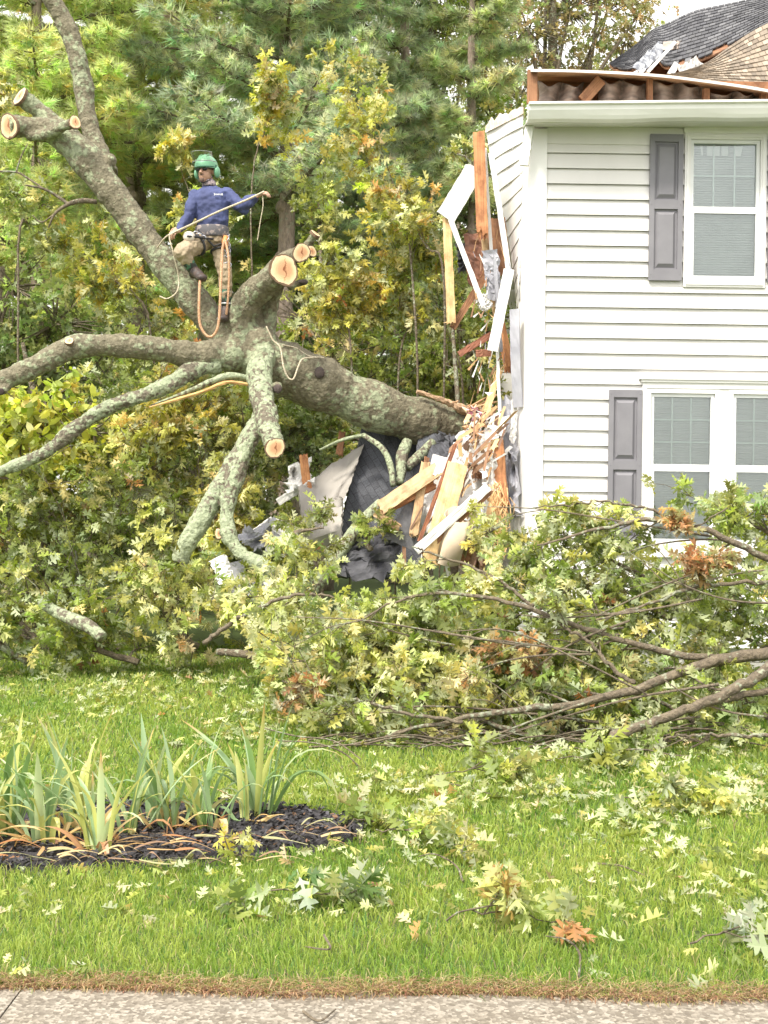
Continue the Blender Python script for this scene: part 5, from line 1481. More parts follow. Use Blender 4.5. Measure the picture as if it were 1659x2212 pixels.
hr_, hl_ = J['rh'], J['lh']
rope('cream rope stretched tight between the worker\'s two hands', ROPE_W, (372, 504, YP - .27), (382, 499, YP - .27), (420, 482, YP - .30), (470, 458, YP - .30), (530, 433, YP - .24), (562, 418, YP - .22), (570, 414, YP - .2), r=.011)
rope('pale rope hanging from the hand at left over the thick limb', ROPE_W, (376, 502, YP - .28), (366, 512, YP - .28), (374, 545, YP - .28), (386, 600, 12.30), (382, 630, 12.28), (362, 645, 12.26), (345, 640, 12.3), r=.007)
rope('short loose rope end behind the worker\'s right hand', ROPE_W, (372, 503, YP - .26), (355, 515, YP - .2), (340, 535, YP - .1), r=.009)
rope('orange rope hanging in a deep loop below the worker', ROPE_O, (432, 604, 12.2), (430, 650, 12.15), (431, 695, 12.15), (440, 718, 12.15), (454, 728, 12.15), (468, 714, 12.15), (474, 680, 12.15), (477, 610, 12.18), (480, 545, 12.28), (484, 520, 12.3), r=.014)
rope('light brown rope hanging straight down from the worker\'s belt', ROPE_O, (487, 520, 12.3), (494, 560, 12.25), (494, 620, 12.25), (489, 680, 12.25), r=.012)
rope('pale rope draped in a loop over top of the trunk', ROPE_W, (575, 705, 12.4), (590, 735, 12.42), (605, 750, 12.4), (612, 790, 12.35), (622, 815, 12.36), (634, 818, 12.36), (645, 790, 12.4), (655, 775, 12.44), (690, 772, 12.62), r=.009)
rope('thin pale rope lying along upper edge of the trunk', ROPE_W, (610, 745, 12.5), (640, 752, 12.62), (665, 768, 12.65), (700, 773, 12.72), r=.008)
rope('pale rope end dangling from the worker\'s outstretched hand', ROPE_W, (567, 420, YP - .2), (568, 445, YP - .2), (562, 480, YP - .18), (556, 520, YP - .16), r=.005)

# ================================================================ LAWN
def patch(x, y):
    return .5 + .25 * np.sin(x * 1.9 + 1.3 * np.sin(y * 1.1)) + .25 * np.sin(y * 2.7 + 1.7 * np.sin(x * 1.3 + 2))


def grass():
    rng = rs(200); g = G()
    bands = [(SWY - .01, 4.5, 1.0, 9500), (4.5, 5.6, 1.3, 6200), (5.6, 7.5, 1.7, 4200), (7.5, 10.0, 2.4, 2400), (10.0, 14.0, 3.2, 1300)]
    for y0, y1, sc_, den in bands:
        hw = y1 * .30 + 2.1
        n_ = int(den * (y1 - y0) * hw * 2)
        x = rng.uniform(-hw, hw, n_); y = rng.uniform(y0, y1, n_)
        ok = ~in_poly(np.stack([x, y], -1), bedw) & ~((x > 1.45) & (y > 11.9)) 
        ok &= rng.random(n_) < np.clip(.25 + (y - SWY) / .18 + .2 * np.sin(x * 9), 0, 1)
        x, y = x[ok], y[ok]; n_ = len(x)
        pv = patch(x, y) + .35 * np.sin(x * 17 + 2 * np.sin(y * 9)) * np.sin(y * 13 + 2 * np.sin(x * 7)) + .15 * rng.standard_normal(n_)
        h = (.020 + .032 * rng.random(n_) + .016 * pv + .03 * (rng.random(n_) < .07)) * (1 if sc_ < 2 else 1.1)
        edge_ = np.clip(1 - (y - SWY) / .22, 0, 1)
        a = rng.random(n_) * 6.283
        lean = h * (.25 + .75 * rng.random(n_)) * (1 + .5 * edge_)
        dx, dy = np.cos(a) * lean, np.sin(a) * lean
        w_ = (.0014 + .0012 * rng.random(n_)) * sc_
        b_ = rng.random(n_) * 3.14
        wx, wy = np.cos(b_) * w_, np.sin(b_) * w_ * .5
        B = np.stack([x, y, np.zeros(n_) - .005], -1)
        W = np.stack([wx, wy, 0 * wx], -1)
        Mv = B + np.stack([dx * .35, dy * .35, h * .62], -1); Tt = B + np.stack([dx, dy, h * (1 - .35 * lean / h)], -1)
        V = np.stack([B - W, B + W, Mv + W * .8, Mv - W * .8, Tt], 1).reshape(-1, 3)
        i = np.arange(n_)[:, None] * 5
        Q = i + np.array([[0, 1, 2, 3]]); T = i + np.array([[3, 2, 4]])
        c0 = np.array([.165, .27, .04]); c1 = np.array([.33, .39, .085]); c2 = np.array([.46, .40, .20]); c3 = np.array([.09, .19, .04])
        t = np.clip(pv, 0, 1)[:, None]
        c = c0 * (1 - t) + c1 * t
        u = rng.random(n_)
        c = np.where((u < .10)[:, None], c3, c)
        dry = u > (.955 - .5 * edge_)
        c = np.where(dry[:, None], c2 * rng.uniform(.6, 1.2, (n_, 1)), c) * (1 + .15 * rng.standard_normal((n_, 1)))
        g.add(V, T, Q, np.clip(np.repeat(c, 5, 0), .01, .8))
    # dead brown thatch along the pavement
    n_ = 14000; x = rng.uniform(-2.4, 2.4, n_); y = SWY - .01 + rng.random(n_) ** 1.8 * .13 + .02 * np.sin(x * 5)
    a = rng.normal(-1.57, 1.0, n_); L = rng.uniform(.02, .07, n_); z = rng.uniform(.004, .03, n_)
    B = np.stack([x, y, z], -1); D = np.stack([np.cos(a) * L, np.sin(a) * L, rng.uniform(-.3, .4, n_) * L], -1); W = np.stack([-np.sin(a), np.cos(a), 0 * a], -1) * .0013
    V = np.stack([B - W, B + W, B + D * .6 + W + [0, 0, .006], B + D * .6 - W + [0, 0, .006], B + D], 1).reshape(-1, 3); i = np.arange(n_)[:, None] * 5
    c = pick(rng, [((.36, .22, .13), 4), ((.50, .38, .22), 3), ((.24, .13, .08), 3), ((.30, .32, .10), 2)], n_)
    g.add(V, i + np.array([[3, 2, 4]]), i + np.array([[0, 1, 2, 3]]), np.repeat(c, 5, 0))
    tag(g.build('grass', GRASSM), kind='stuff')


grass()


# ---------------------------------------------------------------- leaf litter on the lawn
def litter():
    rng = rs(210); g = G()
    zones = [((1000, 1720), (330, 50), 420, .10), ((1400, 1760), (240, 55), 620, .11), ((1560, 1690), (120, 40), 280, .11), ((1150, 1690), (200, 35), 300, .11), ((820, 1770), (90, 60), 120, .11), ((950, 1850), (120, 45), 160, .11),
             ((1450, 1860), (260, 80), 150, .10), ((250, 1500), (330, 35), 1000, .10), ((600, 1530), (140, 45), 650, .11), ((330, 1455), (330, 25), 500, .11), ((60, 1560), (140, 50), 220, .10), ((829, 1980), (800, 130), 90, .09), ((1500, 2080), (160, 40), 22, .11), ((700, 1600), (110, 40), 260, .11), ((1350, 1640), (300, 20), 500, .11)]
    for (cx, cy), (sx, sy), n_, s_ in zones:
        n_ = int(n_ * .5)
        x = rng.normal(cx, sx * .7, n_ * 2); y = rng.normal(cy, sy * .7, n_ * 2)
        P = np.array([ground_at(a, max(b, 1425)) for a, b in zip(x, y)])
        # clumped
        cl = P[rng.integers(0, len(P), max(4, n_ // 16))]
        P = cl[rng.integers(0, len(cl), n_)] + rng.standard_normal((n_, 3)) * [.10, .10, 0]
        ok = ~in_poly(P[:, :2], bedw) | (rng.random(n_) < .1)
        ok &= (P[:, 1] > SWY + .04) & ~((P[:, 0] > 1.3) & (P[:, 1] > 11.7))
        P = P[ok]; k = len(P)
        P[:, 2] = .022 + rng.random(k) ** 2 * .055
        a = rng.random(k) * 6.283
        D = np.stack([np.cos(a), np.sin(a), rng.normal(0, .4, k)], -1)
        N = rng.standard_normal((k, 3)) * .7 + np.array([0, 0, 1]) * np.where(rng.random(k) < .5, 1, -1)[:, None]
        place(g, OAK, P, D, N, s_ * rng.uniform(.42, 1.05, k), pick(rng, P_PALE + P_OAK + P_OAK, k, .2))
    n_ = 1100
    x = rng.uniform(-100, 1760, n_); y = 1440 + 560 * rng.random(n_) ** .8
    P = np.array([ground_at(a, b) for a, b in zip(x, y)])
    P = P[~in_poly(P[:, :2], bedw) & ~((P[:, 0] > 1.3) & (P[:, 1] > 11.7))]; k = len(P); P[:, 2] = rng.uniform(.02, .05, k)
    D = rng.standard_normal((k, 3)) * [1, 1, .4]; N = rng.standard_normal((k, 3)) * .7 + np.array([0, 0, 1]) * np.where(rng.random(k) < .5, 1, -1)[:, None]
    place(g, OAK, P, D, N, rng.uniform(.025, .08, k), pick(rng, P_PALE + P_OAK + [((.36, .22, .1), 2)], k, .2))
    tag(g.build('oak_leaf_litter', LEAF), kind='stuff')


litter()


def sprig(name, x, y, label, pal, n_tips, seed, size=.12, spread=.12, k=5, ang=0.3, L=.35, cat='sprig'):
    p = ground_at(x, y); d = np.array([math.cos(ang), math.sin(ang), 0])
    path = (np.array([p - d * L * .5 + [0, 0, .04], p + [0, .02, .07], p + d * L * .5 + [0, 0, .05]]), np.array([.004, .0035, .002]))
    return bough(name, path, label, cat, None, n_tips, (spread, spread, spread * .5), size, pal, seed, k, OAK, .1, .003, None, None, .6, .03, 5, 10, bias=(0, 0, .03))


sprig('oak_sprig', 600, 1965, 'green oak sprig in foreground grass, left of centre, with one white leaf', [((.22, .26, .05), 4), ((.13, .19, .04), 3), ((.36, .38, .12), 3)], 11, 301, .115, .15, 6, .2, .45)
sprig('oak_sprig', 1075, 2010, 'pale yellow oak sprig with rust brown centre in foreground grass', [((.44, .46, .18), 5), ((.40, .22, .08), 2), ((.30, .34, .1), 3)], 12, 302, .105, .14, 6, -.15, .4)
sprig('oak_sprig', 770, 1805, 'small green sprig beside right tip of the mulch bed', P_OAK, 6, 303, .11, .10, 5, .9, .25)
sprig('oak_sprig', 1560, 2060, 'few grey green leaves lying low in grass at lower right', [((.45, .5, .34), 3), ((.3, .36, .15), 2)], 4, 304, .12, .13, 4, .1, .25)
sprig('oak_sprig', 900, 1830, 'thin twigged sprig on lawn just right of the mulch bed', P_PALE, 12, 305, .10, .18, 4, -.6, .5)
sprig('oak_sprig', 490, 1880, 'yellowed sprig on near edge of the mulch bed', P_YEL, 3, 306, .08, .07, 3, .4, .15)
sprig('oak_sprig', 1440, 1740, 'bright pale sprig lying flat on the right lawn', P_PALE, 12, 307, .12, .2, 6, 0, .5)
sprig('oak_sprig', 1010, 1690, 'dense green leaf clump on grass in front of the brush pile', P_OAK, 18, 308, .12, .2, 6, .2, .5)
sprig('oak_sprig', 1270, 1660, 'green leaf clump below the cut stem end of the brush pile', P_OAK, 18, 309, .12, .2, 6, -.2, .5)
g = G(); p = ground_at(653, 1972)
place(g, OAK, np.array([p + [-.01, -.05, .16]]), np.array([[.35, -.1, -.95]]), np.array([[0.1, -.9, .3]]), np.array([.15]), np.array([[.62, .70, .58]]))
tag(g.build('pale_leaf', LEAF), 'single whitish oak leaf facing up on foreground sprig', 'leaf')
for i_, (x, y, lb) in enumerate([(765, 1748, 'curled rust orange leaf cluster on grass right of the irises'), (634, 1872, 'small orange brown leaf at front edge of the mulch bed'), (1186, 1905, 'lone rust red leaf on the open lawn, right of centre'), (880, 2050, 'small dull rust leaf between the two foreground sprigs')]):
    g = G(); rng = rs(320 + i_); p = ground_at(x, y + 12); k = 6 if i_ == 0 else 3
    place(g, OAK, np.tile(p + [0, 0, .06], (k, 1)) + rng.normal(0, .02, (k, 3)), rng.standard_normal((k, 3)) + [0, 0, .5], rng.standard_normal((k, 3)), np.full(k, .11 if i_ == 0 else .075), pick(rng, P_RUST, k))
    tag(g.build('rusty_leaf', LEAF), lb, 'leaf')
for i_, (a, lb) in enumerate([([(1000, 1905, .02), (985, 1870, .05), (940, 1845, .10), (905, 1850, .05)], 'thin dark twig arching over grass right of the mulch bed'), ([(1250, 2110, .02), (1252, 2060, .04), (1225, 2030, .08), (1180, 2022, .04)], 'hooked pale twig right of the yellow foreground sprig'),
                              ([(1280, 1865, .03), (1340, 1870, .03), (1390, 1890, .03)], 'slim brown twig lying on the right lawn'), ([(655, 2185, .02), (690, 2205, .03), (725, 2180, .03)], 'forked dark twig lying on the pavement'), ([(700, 2020, .05), (712, 2050, .05), (660, 2045, .03)], 'small twig behind the green foreground sprig'),
                              ([(948, 1690, .02), (1010, 1700, .03), (1080, 1722, .03)], 'brown twig on grass before the brush pile')]):
    g = G(); P = np.array([ground_at(x, y, z) for x, y, z in a]); P, R = smooth_path(P, np.linspace(.005, .0025, len(a)), 14); g.tube(P, R, 6, wob=.15, rng=rs(i_)); tag(g.build('twig', TWIG), lb, 'twig')


# ---------------------------------------------------------------- irises
def iris(x, y, n_, h, seed, label, lean=.5, dry=.28):
    rng = rs(seed); p = ground_at(x, y + (22 if x < 520 else 6)); g, gd = G(), G()
    root = thing('iris_plant', label, 'plant', None)
    for q in range(int(n_ * 1.15)):
        fan = rng.normal(0, 1)
        a = rng.random() * 6.283
        L = h * rng.uniform(.6, 1.25); w_ = rng.uniform(.010, .021)
        out = np.array([math.cos(a), math.sin(a) * .45, 0])
        base = p + out * rng.uniform(0, .035) + np.array([rng.normal() * .02, rng.normal() * .02, 0])
        ln = rng.uniform(.1, 1.15) * lean * 2
        isdry = rng.random() < dry
        if isdry: ln = rng.uniform(1.2, 2.4); L *= .75
        flop = rng.uniform(1.2, 2.6) if rng.random() < .38 else rng.uniform(0, .45)
        P = [base]; ang = ln * .4; m_ = 9
        for s_ in range(m_):
            t = (s_ + 1) / m_
            ang2 = ang + ln * .5 * t + flop * max(0, t - .45) * 1.8
            st = np.array([out[0] * math.sin(ang2), out[1] * math.sin(ang2), math.cos(ang2)])
            P.append(P[-1] + st * L / m_)
        P = np.array(P); P[:, 2] = np.maximum(P[:, 2], .03 + .02 * rng.random())
        side = nrm(np.cross(out, [0, 0, 1]) + .8 * rng.standard_normal(3) * [1, 1, 0])
        t = np.linspace(0, 1, m_ + 1); wd = w_ * (1 - t ** 3.0) * (.75 + .5 * np.sin(np.clip(t * 2, 0, 1.57)) * .8)
        tan = nrm(np.gradient(P, axis=0)); nn = nrm(np.cross(tan, side))
        Lf, Rt, Md = P - side * wd[:, None], P + side * wd[:, None], P + nn * wd[:, None] * .35
        gr = np.array([(.24, .35, .17), (.32, .43, .25), (.18, .29, .10), (.42, .50, .27), (.44, .46, .15)][rng.integers(5)]) * rng.uniform(.85, 1.15)
        if isdry: gr = np.array([(.55, .36, .15), (.62, .46, .22), (.45, .24, .12), (.60, .55, .28)][rng.integers(4)])
        tip = np.array([(.55, .40, .12), (.50, .28, .10), (.5, .5, .2)][rng.integers(3)])
        tt = np.clip((t - rng.uniform(.72, 1.05)) * 5, 0, 1)[:, None]
        c = gr * (1 - tt) + tip * tt
        c = c * (1 - .0 * t[:, None]) + np.array([.10, .08, .02]) * np.clip(.25 - t, 0, 1)[:, None]
        V = np.stack([Lf, Md, Rt], 1).reshape(-1, 3)
        i = np.arange(m_)[:, None] * 3
        Q = np.concatenate([i + np.array([[0, 1, 4, 3]]), i + np.array([[1, 2, 5, 4]])])
        (gd if isdry else g).add(V, None, Q, np.repeat(c, 3, 0))
    g.build('leaves', IRISM, root, smooth=True)
    if gd.n: gd.build('dry_leaves', IRISM, root)
    recentre(root, tuple(p))


for a in [(-60, 1822, 24, .60, 401, 'iris clump cut by the left photo edge'), (20, 1800, 26, .62, 402, 'tall iris clump at far left with orange leaf tips'), (95, 1815, 22, .55, 403, 'iris clump just right of the leftmost tall one'),
          (170, 1786, 24, .58, 404, 'iris clump in back row, left half of the bed'), (212, 1832, 26, .50, 405, 'iris clump nearest the front, blue green sword leaves'), (275, 1795, 14, .52, 406, 'thin iris clump with one tall dark green blade'),
          (372, 1782, 20, .50, 407, 'iris clump at centre of the bed with dark upright blades'), (335, 1765, 14, .56, 408, 'yellowing iris clump behind the centre one'), (455, 1788, 16, .42, 409, 'low iris clump with arching yellow green leaves'),
          (430, 1762, 10, .48, 410, 'sparse iris clump with pale yellow dying leaves in back row'), (560, 1768, 24, .56, 411, 'rightmost iris clump, fanned blades beside bare mulch', .5, .06), (540, 1785, 8, .40, 412, 'small iris shoot with folded brown leaf in front of rightmost clump')]:
    iris(*a)
g = G(); rng = rs(430)
for q in range(75):
    x = rng.uniform(-60, 720); y = rng.uniform(1795, 1862) if x < 560 else rng.uniform(1780, 1815)
    p = ground_at(x, y, .06); a = rng.normal(0, .5) + (3.14 if rng.random() < .5 else 0); L = rng.uniform(.08, .28); w_ = rng.uniform(.003, .012)
    d = np.array([math.cos(a), math.sin(a) * .7, 0]); s_ = np.array([-d[1], d[0], .2]) * w_
    hgt = rng.uniform(0, .05); bow = rng.normal() * .12 * L
    c = np.array([(.50, .32, .15), (.58, .44, .24), (.42, .20, .09), (.32, .20, .13), (.40, .38, .2)][rng.integers(5)])
    t = np.linspace(0, 1, 8)[:, None]
    Pm = p + d * L * t + np.array([-d[1], d[0], 0]) * bow * np.sin(t * 3.1) + np.array([0, 0, 1]) * (hgt * np.sin(t * 3.1) - .02 * t)
    wv = (np.sin(np.clip(t * 1.2 + .25, 0, 1) * 3.0) + .15) 
    i = np.arange(7)[:, None] * 2
    g.add(np.stack([Pm - s_ * wv, Pm + s_ * wv], 1).reshape(-1, 3), None, i + np.array([[0, 1, 3, 2]]), c)
tag(g.build('dry_iris_straw', IRISM), kind='stuff')

# ================================================================ BRUSH PILE (right foreground)
BG_ = 'cut oak branches piled on the lawn'
def px(*a): return pts(*a)
pile = [
 # path, label, ntips, spread, extras
 (((1780, 1400, 8.4, .05), (1659, 1412, 8.4, .045), (1560, 1424, 8.35, .040), (1480, 1450, 8.3, .036), (1400, 1478, 8.25, .033), (1300, 1508, 8.2, .029), (1200, 1526, 8.15, .025), (1095, 1535, 8.1, .022), (1000, 1552, 8.1, .017), (900, 1572, 8.1, .013), (830, 1590, 8.1, .008)), 'thickest long branch sweeping low through the brush pile', 80, (.25, .35, .2), (0, .3, .05)),
 (((1560, 1424, 8.4, .028), (1450, 1410, 8.45, .025), (1350, 1385, 8.5, .022), (1250, 1352, 8.5, .020), (1130, 1308, 8.55, .017), (1040, 1288, 8.6, .014), (940, 1281, 8.6, .012), (860, 1300, 8.6, .009), (760, 1345, 8.6, .005)), 'long arching branch over middle of the brush pile', 120, (.33, .4, .15), (0, .3, -.15)),
 (((1800, 1360, 8.2, .05), (1690, 1425, 8.1, .042), (1600, 1480, 8.0, .038), (1500, 1525, 7.95, .034), (1400, 1562, 7.9, .032), (1318, 1594, 7.85, .032)), 'bare grey branch slanting down to a cut end at right', 26, (.3, .35, .2), (0, .45, 0)),
 (((1800, 1470, 8.6, .03), (1659, 1492, 8.5, .026), (1560, 1512, 8.45, .024), (1470, 1535, 8.4, .018), (1380, 1570, 8.4, .010)), 'grey branch parallel behind the bare slanting one', 30, (.25, .3, .15), (0, .3, 0)),
 (((1800, 1265, 9.1, .032), (1659, 1206, 9.0, .028), (1570, 1165, 9.0, .025), (1490, 1133, 9.0, .022), (1400, 1124, 9.0, .018), (1310, 1140, 9.0, .014), (1230, 1160, 9.0, .010), (1160, 1180, 9, .006)), 'arched branch along upper right of the brush pile', 46, (.28, .35, .18), (0, .3, -.24)),
 (((1480, 1130, 9.05, .012), (1400, 1100, 9.1, .011), (1320, 1086, 9.1, .009), (1230, 1090, 9.1, .007), (1150, 1096, 9.1, .004)), 'thin topmost twig of the brush pile below the shutter', 16, (.2, .2, .08), (0, .15, -.16)),
 (((1800, 1240, 8.9, .018), (1659, 1256, 8.8, .016), (1540, 1262, 8.75, .014), (1490, 1272, 8.75, .013), (1390, 1308, 8.7, .010), (1250, 1350, 8.7, .006)), 'slender branch bearing orange leaves at right', 60, (.3, .35, .22), (0, .3, -.1)),
 (((1370, 1480, 8.3, .017), (1310, 1430, 8.35, .015), (1270, 1385, 8.4, .013), (1210, 1350, 8.45, .010)), 'short connecting branch at centre of the brush pile', 20, (.25, .3, .2), (0, .3, 0)),
 (((1150, 1310, 8.6, .014), (1080, 1255, 8.7, .012), (1010, 1222, 8.75, .010), (930, 1195, 8.8, .008), (890, 1180, 8.8, .005)), 'branch tip pointing up left toward the broken planks', 26, (.22, .25, .10), (-.05, .2, -.18)),
 (((1000, 1560, 8.0, .012), (900, 1545, 8.1, .012), (800, 1520, 8.2, .011), (700, 1500, 8.3, .008), (610, 1470, 8.4, .005)), 'leafy branch at lower left end of the brush pile', 75, (.42, .45, .3), (0, .25, .05)),
 (((1000, 1400, 8.8, .014), (900, 1390, 8.9, .012), (790, 1395, 8.95, .010), (700, 1410, 9.0, .008), (600, 1440, 9.0, .005)), 'leafy branch at left shoulder of the brush pile', 90, (.40, .45, .22), (0, .2, -.02)),
 (((440, 1390, 9.8, .020), (480, 1360, 9.8, .020), (535, 1325, 9.75, .018), (610, 1292, 9.7, .015), (690, 1284, 9.7, .010), (740, 1300, 9.7, .006)), 'bare curved branch arching up left of the brush pile', 10, (.25, .3, .2), (.2, .2, 0)),
 (((1700, 1588, 7.9, .014), (1590, 1588, 7.9, .013), (1480, 1588, 7.9, .009), (1400, 1600, 7.9, .005)), 'thin straight branch low at the right photo edge', 8, (.25, .3, .12), (0, .3, 0)),
]
def bare(seed, n_, y0, y1, Y0, xa=900):
    rng = rs(seed); out = []
    for q in range(n_):
        x = rng.uniform(xa, 1750); y = rng.uniform(y0, y1); Y = Y0 + rng.normal() * .12; L = rng.uniform(220, 560); sl = rng.normal(.05, .22); cv = rng.uniform(-60, 40)
        out.append(px((x, y, Y, rng.uniform(.007, .013)), (x - L * .35, y + L * .3 * sl + cv * .7, Y, .008), (x - L * .7, y + L * .7 * sl + cv, Y, .006), (x - L, y + L * sl + cv * .4, Y + .05, .003)))
        P, R = out[-1]; P[:, 2] = np.maximum(P[:, 2], .05)
        k = int(rng.integers(1, 3)); e = P[k] + np.array([rng.uniform(-.5, -.1), rng.normal() * .08, rng.uniform(-.25, .35)])
        out.append((np.array([P[k], (P[k] + e) / 2 + [0, 0, .04], e]), np.array([.005, .004, .002])))
    return out


for i_, (a, lb, nt, sp, bi) in enumerate(pile):
    bough('oak_branch', px(*a), lb, 'branch', BG_, nt, sp, .113, P_PALE if i_ in (8, 9, 10, 5) else P_OAK + [((.42, .47, .2), 3)], 500 + i_, 6, bias=bi, npath=34, up=.35, extra=bare(650 + i_, 9, 1380, 1590, 8.05) if i_ == 0 else bare(650 + i_, 7, 1290, 1420, 8.5, 1050) if i_ == 1 else bare(650, 4, 1150, 1250, 8.9, 1450) if i_ == 4 else ())
# boughs filling the body of the pile, from the ground up and from front to back
fill = [((1659, 1560, 9.2), (1500, 1480, 9.4)), ((1700, 1420, 9.4), (1480, 1360, 9.6)), ((1700, 1340, 9.4), (1500, 1290, 9.5)), ((1500, 1560, 9.0), (1330, 1500, 9.2)), ((1480, 1420, 9.3), (1300, 1370, 9.4)), ((1450, 1340, 9.4), (1290, 1290, 9.5)), ((1330, 1560, 8.9), (1180, 1480, 9.1)), ((1310, 1400, 9.2), (1130, 1400, 9.2)), ((1260, 1330, 9.3), (1120, 1330, 9.4)), ((1180, 1560, 8.8), (1010, 1500, 9.0)), ((1120, 1440, 9.0), (950, 1450, 9.1)), ((1100, 1400, 9.2), (900, 1430, 9.2)), ((1010, 1560, 8.8), (840, 1500, 9.0)), ((920, 1470, 9.0), (760, 1470, 9.1)), ((860, 1440, 9.1), (700, 1440, 9.2)), ((830, 1560, 8.8), (700, 1480, 9.0)), ((1230, 1280, 9.6), (1150, 1270, 9.7)), ((1700, 1180, 9.5), (1580, 1140, 9.6)), ((1120, 1580, 8.4), (940, 1570, 8.5)), ((1350, 1600, 8.5), (1180, 1575, 8.6)), ((1850, 1500, 9.4), (1700, 1440, 9.4)), ((1900, 1300, 9.4), (1750, 1250, 9.5)), ((1400, 1250, 9.5), (1230, 1210, 9.5)), ((800, 1470, 9.4), (720, 1460, 9.5)), ((760, 1440, 9.9), (680, 1440, 10.0))]
words = ['lowest right corner', 'right edge, mid height', 'right edge above the orange leaves', 'under the slanting bare branch', 'right of centre', 'below the lower window', 'low, right of centre', 'exact middle', 'upper middle under the shutter', 'low middle', 'left of the middle', 'upper left of the middle', 'low, left of centre', 'mid left', 'upper left shoulder', 'lowest left corner', 'foot of the corner post', 'top right corner', 'front foot, left of centre', 'front foot, right of centre', 'outside right, low', 'outside right, high', 'between post and shutter', 'far left tail', 'behind the curved bare branch']
for i_, ((a, b_), wd) in enumerate(zip(fill, words)):
    P, R = px((*a, .02), ((a[0] + b_[0]) / 2, (a[1] + b_[1]) / 2 - 20, (a[2] + b_[2]) / 2, .014), (*b_, .006))
    P[:, 2] = np.maximum(P[:, 2], .06)
    bough('oak_branch', (P, R), 'leafy oak branch inside the brush pile: ' + wd, 'branch', BG_, 72, (.40, .45, .30), .113, P_OAK + [((.42, .47, .2), 2)] if i_ % 3 else P_PALE, 560 + i_, 6, t0=0, npath=12, up=.3)
for i_, (x, y, Y, s_, lb) in enumerate([(1160, 1425, 8.55, .24, 'rust orange dead leaf spray at centre of the brush pile'), (1525, 1240, 8.6, .16, 'orange dead leaf spray on slender branch at right'), (1530, 1125, 8.8, .10, 'pinkish orange leaf spray before the lower window'), (650, 1505, 8.3, .055, 'small orange leaf spray at left foot of the brush pile')]):
    P, R = px((x + 40, y - 30, Y, .006), (x, y, Y, .005), (x - 50, y + 15, Y, .003))
    bough('dead_leaf_spray', (P, R), lb, 'leaf spray', None, int(44 * s_ / .2), (s_ * 1.2, s_ * .6, s_ * .5), .10, P_RUST, 600 + i_, 6, npath=8, t0=0)
# thin bare twigs strewn at the pile's foot
g = G(); rng = rs(620)
for q in range(70):
    x, y = rng.uniform(640, 1500), rng.normal(1600, 16); p = ground_at(x, y); a = rng.normal(0, .35); L = rng.uniform(.3, .9)
    d = np.array([math.cos(a), math.sin(a), 0]) * L
    P, R = smooth_path([p + [0, 0, .03], p + d * .5 + [0, rng.normal() * .05, rng.uniform(.03, .14)], p + d + [0, 0, .03]], [.008, .006, .003], 8); g.tube(P, R, 5)
tag(g.build('twig_tangle', TWIG), kind='stuff')
g = G(); P, R = px((560, 1570, 7.6, .004), (640, 1590, 7.5, .005), (720, 1600, 7.4, .005), (780, 1640, 7.3, .004)); P, R = smooth_path(P, R, 16); g.tube(P, R, 5)
P, R = px((600, 1600, 7.3, .004), (680, 1605, 7.2, .005), (740, 1625, 7.2, .005), (775, 1655, 7.2, .004)); P, R = smooth_path(P, R, 16); g.tube(P, R, 5)
tag(g.build('twig_pair', TWIG), 'pair of pale curved twigs on grass left of brush pile', 'twig')

